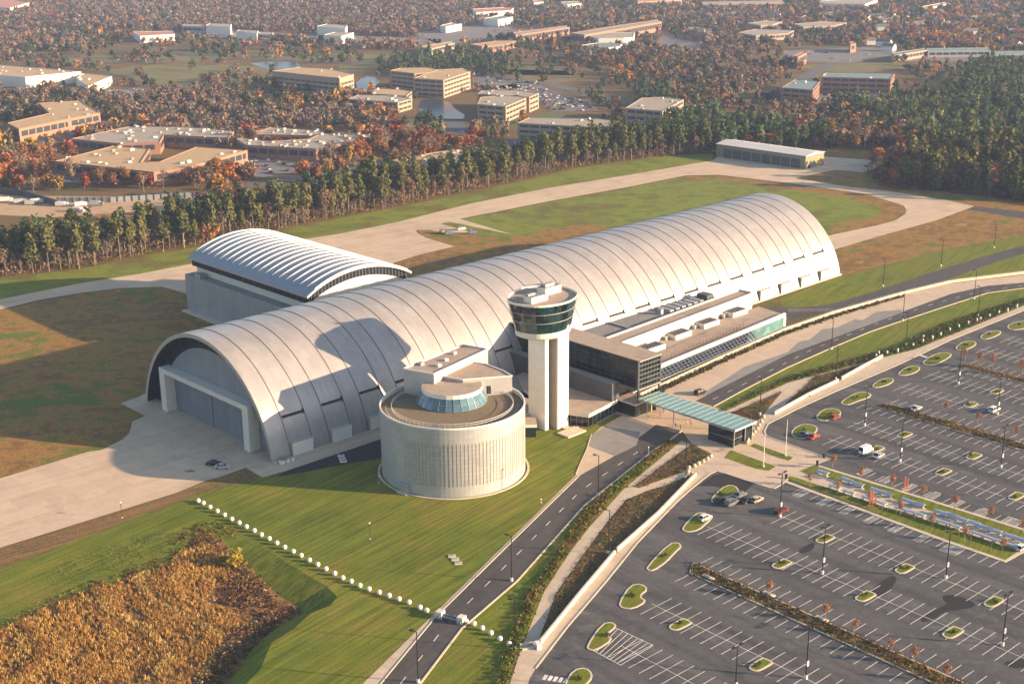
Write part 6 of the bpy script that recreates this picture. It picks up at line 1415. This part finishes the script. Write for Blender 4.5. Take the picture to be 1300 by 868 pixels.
# ---------------- cars
def car_proto(kind, col):
    L_, W_, H_ = dict(sedan=(4.7, 1.82, 1.42), suv=(4.8, 1.95, 1.8), van=(5.6, 2.05, 2.35), hatch=(4.2, 1.75, 1.48))[kind]
    t = thing('parked_car', (0, 0, 0), 'x', 'car'); pm = 'car_' + col; h2 = L_ / 2; w2 = W_ / 2
    sh = H_ * (.60 if kind != 'van' else .52)
    side = [(-h2, .38), (-h2 + .05, sh * .92), (-h2 + .5, sh), (h2 * .52, sh), (h2 - .25, sh * .84), (h2, sh * .6), (h2, .36), (h2 - .35, .25), (-h2 + .35, .25)]
    b = MB(); n = len(side)
    for k in range(n):
        a, c = side[k], side[(k + 1) % n]; wa = w2 * (.86 if abs(a[0]) > h2 * .9 else 1); wc = w2 * (.86 if abs(c[0]) > h2 * .9 else 1)
        b.poly([(a[0], -wa, a[1]), (c[0], -wc, c[1]), (c[0], wc, c[1]), (a[0], wa, a[1])], pm)
    b.poly([(p[0], -w2 * (.86 if abs(p[0]) > h2 * .9 else 1), p[1]) for p in side][::-1], pm); b.poly([(p[0], w2 * (.86 if abs(p[0]) > h2 * .9 else 1), p[1]) for p in side], pm); b.build('body', t)
    x0, x1, r0_, r1_ = dict(sedan=(-h2 * .72, h2 * .42, -h2 * .38, h2 * .12), suv=(-h2 * .95, h2 * .42, -h2 * .86, h2 * .15), van=(-h2 * .97, h2 * .66, -h2 * .95, h2 * .40), hatch=(-h2 * .93, h2 * .45, -h2 * .70, h2 * .12))[kind]
    b = MB(); wb, wt = w2 * .95, w2 * .76; A_ = [(x0, -wb, sh), (x1, -wb, sh), (x1, wb, sh), (x0, wb, sh)]; B_ = [(r0_, -wt, H_ - .06), (r1_, -wt, H_ - .06), (r1_, wt, H_ - .06), (r0_, wt, H_ - .06)]
    gm = 'carglass' if kind != 'van' else pm
    b.poly([A_[0], A_[1], B_[1], B_[0]], gm); b.poly([A_[1], A_[2], B_[2], B_[1]], 'carglass'); b.poly([A_[2], A_[3], B_[3], B_[2]], gm); b.poly([A_[3], A_[0], B_[0], B_[3]], 'carglass'); b.build('window', t)
    b = MB(); b.prism([(r0_ - .05, -wt - .03), (r1_ + .05, -wt - .03), (r1_ + .05, wt + .03), (r0_ - .05, wt + .03)], H_ - .07, H_, pm, bottom=True)
    for sx, tx in ((x0, r0_), (x1, r1_)):
        for sy in (-1, 1): b.beam((sx, sy * wb, sh), (tx, sy * wt, H_ - .05), .1, .08, pm)
    for sy in (-1, 1): b.beam(((x0 + x1) / 2, sy * (wb + .005), sh), ((r0_ + r1_) / 2, sy * (wt + .005), H_ - .05), .09, .06, pm)
    b.build('roof', t)
    for sx in (-.62, .60):
        for sy in (-1, 1):
            b = MB(); b.tube([(h2 * sx, sy * (w2 - .2), .33), (h2 * sx, sy * (w2 + .02), .33)], .33, 'rubber', 12); b.tube([(h2 * sx, sy * (w2 + .0), .33), (h2 * sx, sy * (w2 + .03), .33)], .19, 'galv', 10); b.build('wheel', t)
    for sy in (-1, 1):
        b = MB(); b.box((h2 - .03, sy * w2 * .62), (1, 0), .05, .2, sh * .58, sh * .75, 'lampglass'); b.build('headlight', t)
        b = MB(); b.box((-h2 + .03, sy * w2 * .62), (1, 0), .05, .17, sh * .65, sh * .85, 'tail'); b.build('taillight', t)
    b = MB(); b.beam((x1 - .1, -w2 - .12, sh + .05), (x1 - .1, w2 + .12, sh + .05), .08, .1, pm) if 0 else None
    return remember(t)
cars = [((272,590),'sedan','black',-2,'black sedan parked on the hangar apron behind the silver one'), ((282.5,594),'sedan','silver',-2,'silver car parked on the hangar apron in front of the black one'), ((889,500),'suv','black',40,'black car driving on the pavement before the terminal wing'),
  ((915,637),'sedan','black',42,'dark sedan parked at the edge of the tapered island'), ((929,640),'suv','grey',42,'dark suv parked between the tapered island and a black car'), ((939,630),'sedan','grey',42,'dark grey car in the cluster, behind the cream car'), ((948,637),'sedan','black',42,'black car parked immediately left of the cream car'),
  ((961,636),'hatch','tan',42,'cream car parked at the right end of the cluster'), ((992,650),'suv','maroon',42,'dark red suv parked alone by the lamp post'), ((895,659),'hatch','white',42,'white hatchback parked at the tapered island'), ((1033,556),'sedan','red',42,'bright red car parked at the rounded island'), ((1022,553),'sedan','blue',42,'dark blue car in shade beside the bright red car'),
  ((1060,531),'hatch','red',42,'red car half hidden behind the rounded island'), ((1099,574),'van','white',42,'white van parked in the row above the promenade'), ((1115,580),'sedan','silver',42,'pale silver car beside the white van'), ((1163,520),'sedan','white',42,'white sedan parked between the medians'), ((1262,522),'suv','white',42,'white suv with small red marks near the right edge lamp'),
  ((1297,697),'hatch','white',42,'white car cut by the right edge at the promenade end')]
for q, kind, col, ang, lab in cars:
    t = car_proto(kind, col); t.location = (*G(*q), .05); t.rotation_euler = (0, 0, R(ang)); t['label'] = lab
# shadowed hatch box at right edge
# ---------------- small distant parked cars
FC = {}
def farcar(col):
    if col not in FC:
        b = MB(); b.prism([(-2.2, -.9), (2.2, -.9), (2.2, .9), (-2.2, .9)], .25, .95, 'car_' + col); 
        A_ = [(-1.6, -.85, .95), (1.1, -.85, .95), (1.1, .85, .95), (-1.6, .85, .95)]; B_ = [(-1.1, -.7, 1.45), (.5, -.7, 1.45), (.5, .7, 1.45), (-1.1, .7, 1.45)]
        for k in range(4): b.poly([A_[k], A_[(k + 1) % 4], B_[(k + 1) % 4], B_[k]], 'carglass')
        b.poly(B_, 'car_' + col); o = b.build('distant_car'); FC[col] = o; return o
    o = FC[col].copy(); C.objects.link(o); return o
rc = random.Random(21); cnt = 0
def fill(poly, n, lab, grp, ang):
    global cnt
    g = px_poly(poly); xs_ = [p[0] for p in g]; ys_ = [p[1] for p in g]; k = 0; tries = 0; row = (math.cos(R(ang)), math.sin(R(ang))); used = set()
    while k < n and tries < n * 40:
        tries += 1; p = (rc.uniform(min(xs_), max(xs_)), rc.uniform(min(ys_), max(ys_)))
        a = round((p[0] * row[0] + p[1] * row[1]) / 2.9); c = round((-p[0] * row[1] + p[1] * row[0]) / 11)
        if (a, c) in used: continue
        p = (a * 2.9 * row[0] - c * 11 * row[1], a * 2.9 * row[1] + c * 11 * row[0])
        if not inside(p, g) or any(inside(p, f) for f in FOOT): continue
        used.add((a, c)); o = farcar(rc.choice(['white', 'white', 'silver', 'silver', 'black', 'grey', 'red', 'blue', 'tan'])); o.location = (*p, .05); o.rotation_euler = (0, 0, R(ang + 90)); tag(o, lab, 'car', grp); k += 1; cnt += 1
ng = 'cars in the distant lots'
fill(FARLOTS[0], 85, 'tiny car in the big lot right of the office ponds', ng, 20); fill(FARLOTS[1], 10, 'tiny car in the big lot right of the office ponds', ng, 20); fill(FARLOTS[4], 22, 'tiny car in the lot beside the courtyard block', ng, 30); fill(FARLOTS[2], 14, 'tiny car in the shaded lot at upper left', ng, 10)
fill(FARLOTS[5], 70, 'tiny car in the dealer lots before the white showrooms', ng, 5); fill(FARLOTS[6], 18, 'tiny car in the dealer lots before the white showrooms', ng, 5); fill(FARLOTS[8], 18, 'tiny car below the green-roofed office block', ng, 10); fill(FARLOTS[9], 14, 'tiny car before the distant shop rows', ng, 5); fill(FARLOTS[11], 8, 'tiny car before the office block behind the pines', ng, 5)
yard = [(345,250),(352,251),(365,248),(378,246),(384,240),(393,238),(402,237),(410,233),(418,231),(425,233),(433,230),(440,229),(448,226),(374,250),(398,242)]
M['tarp'] = plain('vehicle_tarp_blue', (.10, .16, .24), .8)
for i, q in enumerate(yard):
    g = G(*q); a = rc.uniform(0, 3); u = (math.cos(a), math.sin(a)); t = thing('work_truck', (*g, 0), 'white and grey work truck or trailer in the roadside yard behind the pines', 'truck', 'vehicles in the roadside yard')
    b = MB(); b.box(g, u, rc.uniform(2.5, 4.5), 1.25, .7, rc.uniform(2.4, 3.4), rc.choice(['farwhite', 'farwhite', 'fargrey', 'tarp'])); b.build('cargo_body', t)
    c = (g[0] + u[0] * 5.0, g[1] + u[1] * 5.0); b = MB(); b.box(c, u, .9, 1.1, .5, 2.3, 'farwhite'); b.build('cab', t)
for i, (q, col) in enumerate((((6,256),'white'), ((24,258),'silver'), ((38,260),'blue'), ((45,258),'white'), ((77,262),'white'), ((101,262),'white'), ((121,261),'grey'), ((98,269),'white'))):
    g = G(*q); a = rc.uniform(-.5, .5); u = (math.cos(a), math.sin(a)); t = thing('work_truck', (*g, 0), 'construction vehicle on the bare earth of the road works', 'truck', 'vehicles on the road works')
    b = MB(); b.box(g, u, 2.6, 1.25, .6, 2.6, 'farwhite' if col == 'white' else 'fargrey'); b.build('cargo_body', t); b = MB(); b.box((g[0] + u[0] * 3.6, g[1] + u[1] * 3.6), u, .85, 1.1, .4, 2.1, 'car_' + col); b.build('cab', t)
# aircraft tugs / equipment on the taxiway edge
for q, mt, lab in (((563,296),'gold','yellow ground power unit beside the taxiway notch'), ((570,297.5),'tarp','blue-green tow tractor beside the taxiway notch'), ((586,292),'farwhite','small white cart at the tip of the taxiway notch'), ((600,296.5),'tarp','small blue cart right of the taxiway notch')):
    g = G(*q); t = thing('ground_equipment', (*g, 0), lab, 'ground vehicle'); b = MB(); b.box(g, (1, .3), 2.0, 1.0, .4, 1.3, mt); b.build('body', t); b = MB(); b.box((g[0] - .9, g[1] - .2), (1, .3), .7, .85, 1.3, 2.1, 'car_grey'); b.build('cab', t)
# a small propeller aeroplane's shadow-like mark is a ground drain on the apron
for q in ((241,598),):
    g = G(*q); b = MB(); b.box(g, (1, -.1), 1.5, .35, .05, .12, 'seam'); b.box(g, (.3, 1), .9, .35, .05, .125, 'seam'); tag(b.build('drain_grate', base=(*g, 0)), 'brown cross-shaped drain grate in the apron', 'drain')
# plaza furniture
for q, lab in (((1046,581),'small dark litter bin at the plaza tip'), ((1037.5,590),'dark box planter at the head of the promenade lawn'), ((998,607),'dark post at the near corner of the promenade lawn')):
    b = MB(); g = G(*q); b.tube([(*g, .05), (*g, 1.3)], .35, 'steel', 8, .4); b.tube([(*g, 1.3), (*g, 1.4)], .42, 'steel', 8, .2); tag(b.build('litter_bin', base=(*g, 0)), lab, 'litter bin', 'dark bins by the promenade')

# ---------------- people
def person_mesh(pose, top, legs, hair):
    bm = {'hip': (0, 0, .95), 'chest': (0, .02, 1.35), 'neck': (0, .02, 1.50), 'head': (0, 0, 1.66), 'top': (0, 0, 1.76)}
    st = .22 if pose else .04
    V = [(0, 0, .95), (0, .01, 1.15), (0, .02, 1.38), (0, .02, 1.50), (0, 0, 1.60), (0, 0, 1.72), (.10, 0, .90), (.11, st * .6, .50), (.11, st, .07), (.11, st - .16, .04), (-.10, 0, .90), (-.11, -st * .2, .50), (-.11, -st, .07), (-.11, -st - .16, .04),
         (.19, .02, 1.40), (.25, .04 - st * .5, 1.14), (.26, -.05 - st * .6, .90), (.25, -.08 - st * .6, .82), (-.19, .02, 1.40), (-.25, .04 + st * .4, 1.14), (-.26, -.05 + st * .5, .90), (-.25, -.08 + st * .5, .82)]
    E_ = [(0, 1), (1, 2), (2, 3), (3, 4), (4, 5), (0, 6), (6, 7), (7, 8), (8, 9), (0, 10), (10, 11), (11, 12), (12, 13), (2, 14), (14, 15), (15, 16), (16, 17), (2, 18), (18, 19), (19, 20), (20, 21)]
    rad = [.15, .13, .15, .055, .095, .085, .09, .065, .042, .035, .09, .065, .042, .035, .06, .045, .033, .03, .06, .045, .033, .03]
    me = bpy.data.meshes.new('person'); me.from_pydata(V, E_, []); o = bpy.data.objects.new('tmp', me); C.objects.link(o)
    sk = o.modifiers.new('skin', 'SKIN')
    for i, r_ in enumerate(rad): me.skin_vertices[0].data[i].radius = (r_, r_ * .85)
    me.skin_vertices[0].data[0].use_root = True
    o.modifiers.new('sub', 'SUBSURF').levels = 1
    dg = bpy.context.evaluated_depsgraph_get(); m2 = bpy.data.meshes.new_from_object(o.evaluated_get(dg)); bpy.data.objects.remove(o)
    m2.materials.clear()
    for c in (top, legs, 'skin', hair): m2.materials.append(M[c])
    for p in m2.polygons:
        z, x, y = p.center.z, abs(p.center.x), p.center.y
        p.material_index = 1 if z < .96 and x < .2 else (0 if z < 1.47 and z > .9 else (3 if z > 1.68 or (z > 1.56 and y > .03) else 2)); p.use_smooth = True
    return m2
for k, v in dict(skin=(.42, .24, .16), hair=(.04, .025, .015), cloth_dark=(.03, .035, .05), cloth_red=(.35, .05, .04), cloth_blue=(.06, .12, .28), cloth_light=(.55, .52, .48), jeans=(.06, .08, .13), khaki=(.30, .24, .15)).items(): M[k] = plain(k, v, .8)
ppl = [((822.5,533),1,'cloth_dark','jeans','person in dark jacket walking alone near the end of the entrance road'), ((838,529),0,'cloth_red','cloth_dark','person in red top in the middle of the crossing'), ((843,524),1,'cloth_blue','khaki','person in blue top crossing towards the entrance'), ((864,545),0,'cloth_dark','cloth_dark','person in dark clothes, taller of two at the kerb'),
  ((857.5,543),1,'cloth_dark','jeans','person in dark jacket at the left of the kerb pair'), ((872,540),0,'cloth_light','khaki','person in pale top standing right of the kerb pair'), ((835,512),0,'cloth_dark','jeans','person in dark clothes by the entrance doors'), ((826,514),1,'cloth_light','jeans','person in pale top by the entrance doors'), ((877,541),1,'cloth_red','jeans','person in red top at the right of the group')]
for q, pose, a, c, lab in ppl:
    me = person_mesh(pose, a, c, 'hair'); o = bpy.data.objects.new('person', me); C.objects.link(o); o.location = (*G(*q), .06); o.rotation_euler = (0, 0, rc.uniform(0, 6.28)); tag(o, lab, 'person', 'people on the plaza')

# ---------------- air
m = bpy.data.materials.new('haze_air'); m.use_nodes = True; t = m.node_tree; t.nodes.clear()
pv = t.nodes.new('ShaderNodeVolumePrincipled'); pv.inputs['Color'].default_value = (.50, .64, 1.0, 1); pv.inputs['Density'].default_value = .000075; pv.inputs['Anisotropy'].default_value = .0
ou = t.nodes.new('ShaderNodeOutputMaterial'); t.links.new(pv.outputs[0], ou.inputs['Volume'])
b = MB(); x0, x1, y0, y1, z0, z1 = -30100, 30100, -8100, 46100, -3.9, 160
c8 = [(x, y, z) for z in (z0, z1) for y in (y0, y1) for x in (x0, x1)]
for f in ((0, 2, 3, 1), (4, 5, 7, 6), (0, 1, 5, 4), (2, 6, 7, 3), (0, 4, 6, 2), (1, 3, 7, 5)): b.poly([c8[k] for k in f], m)
tag(b.build('haze'), 'thin bluish haze filling the air out to the skyline', 'haze', kind='stuff')
for o in bpy.data.objects:
    if o.type == 'MESH' and o.parent is None and not o.get('category') and o.get('kind') is None: print('UNTAGGED', o.name)
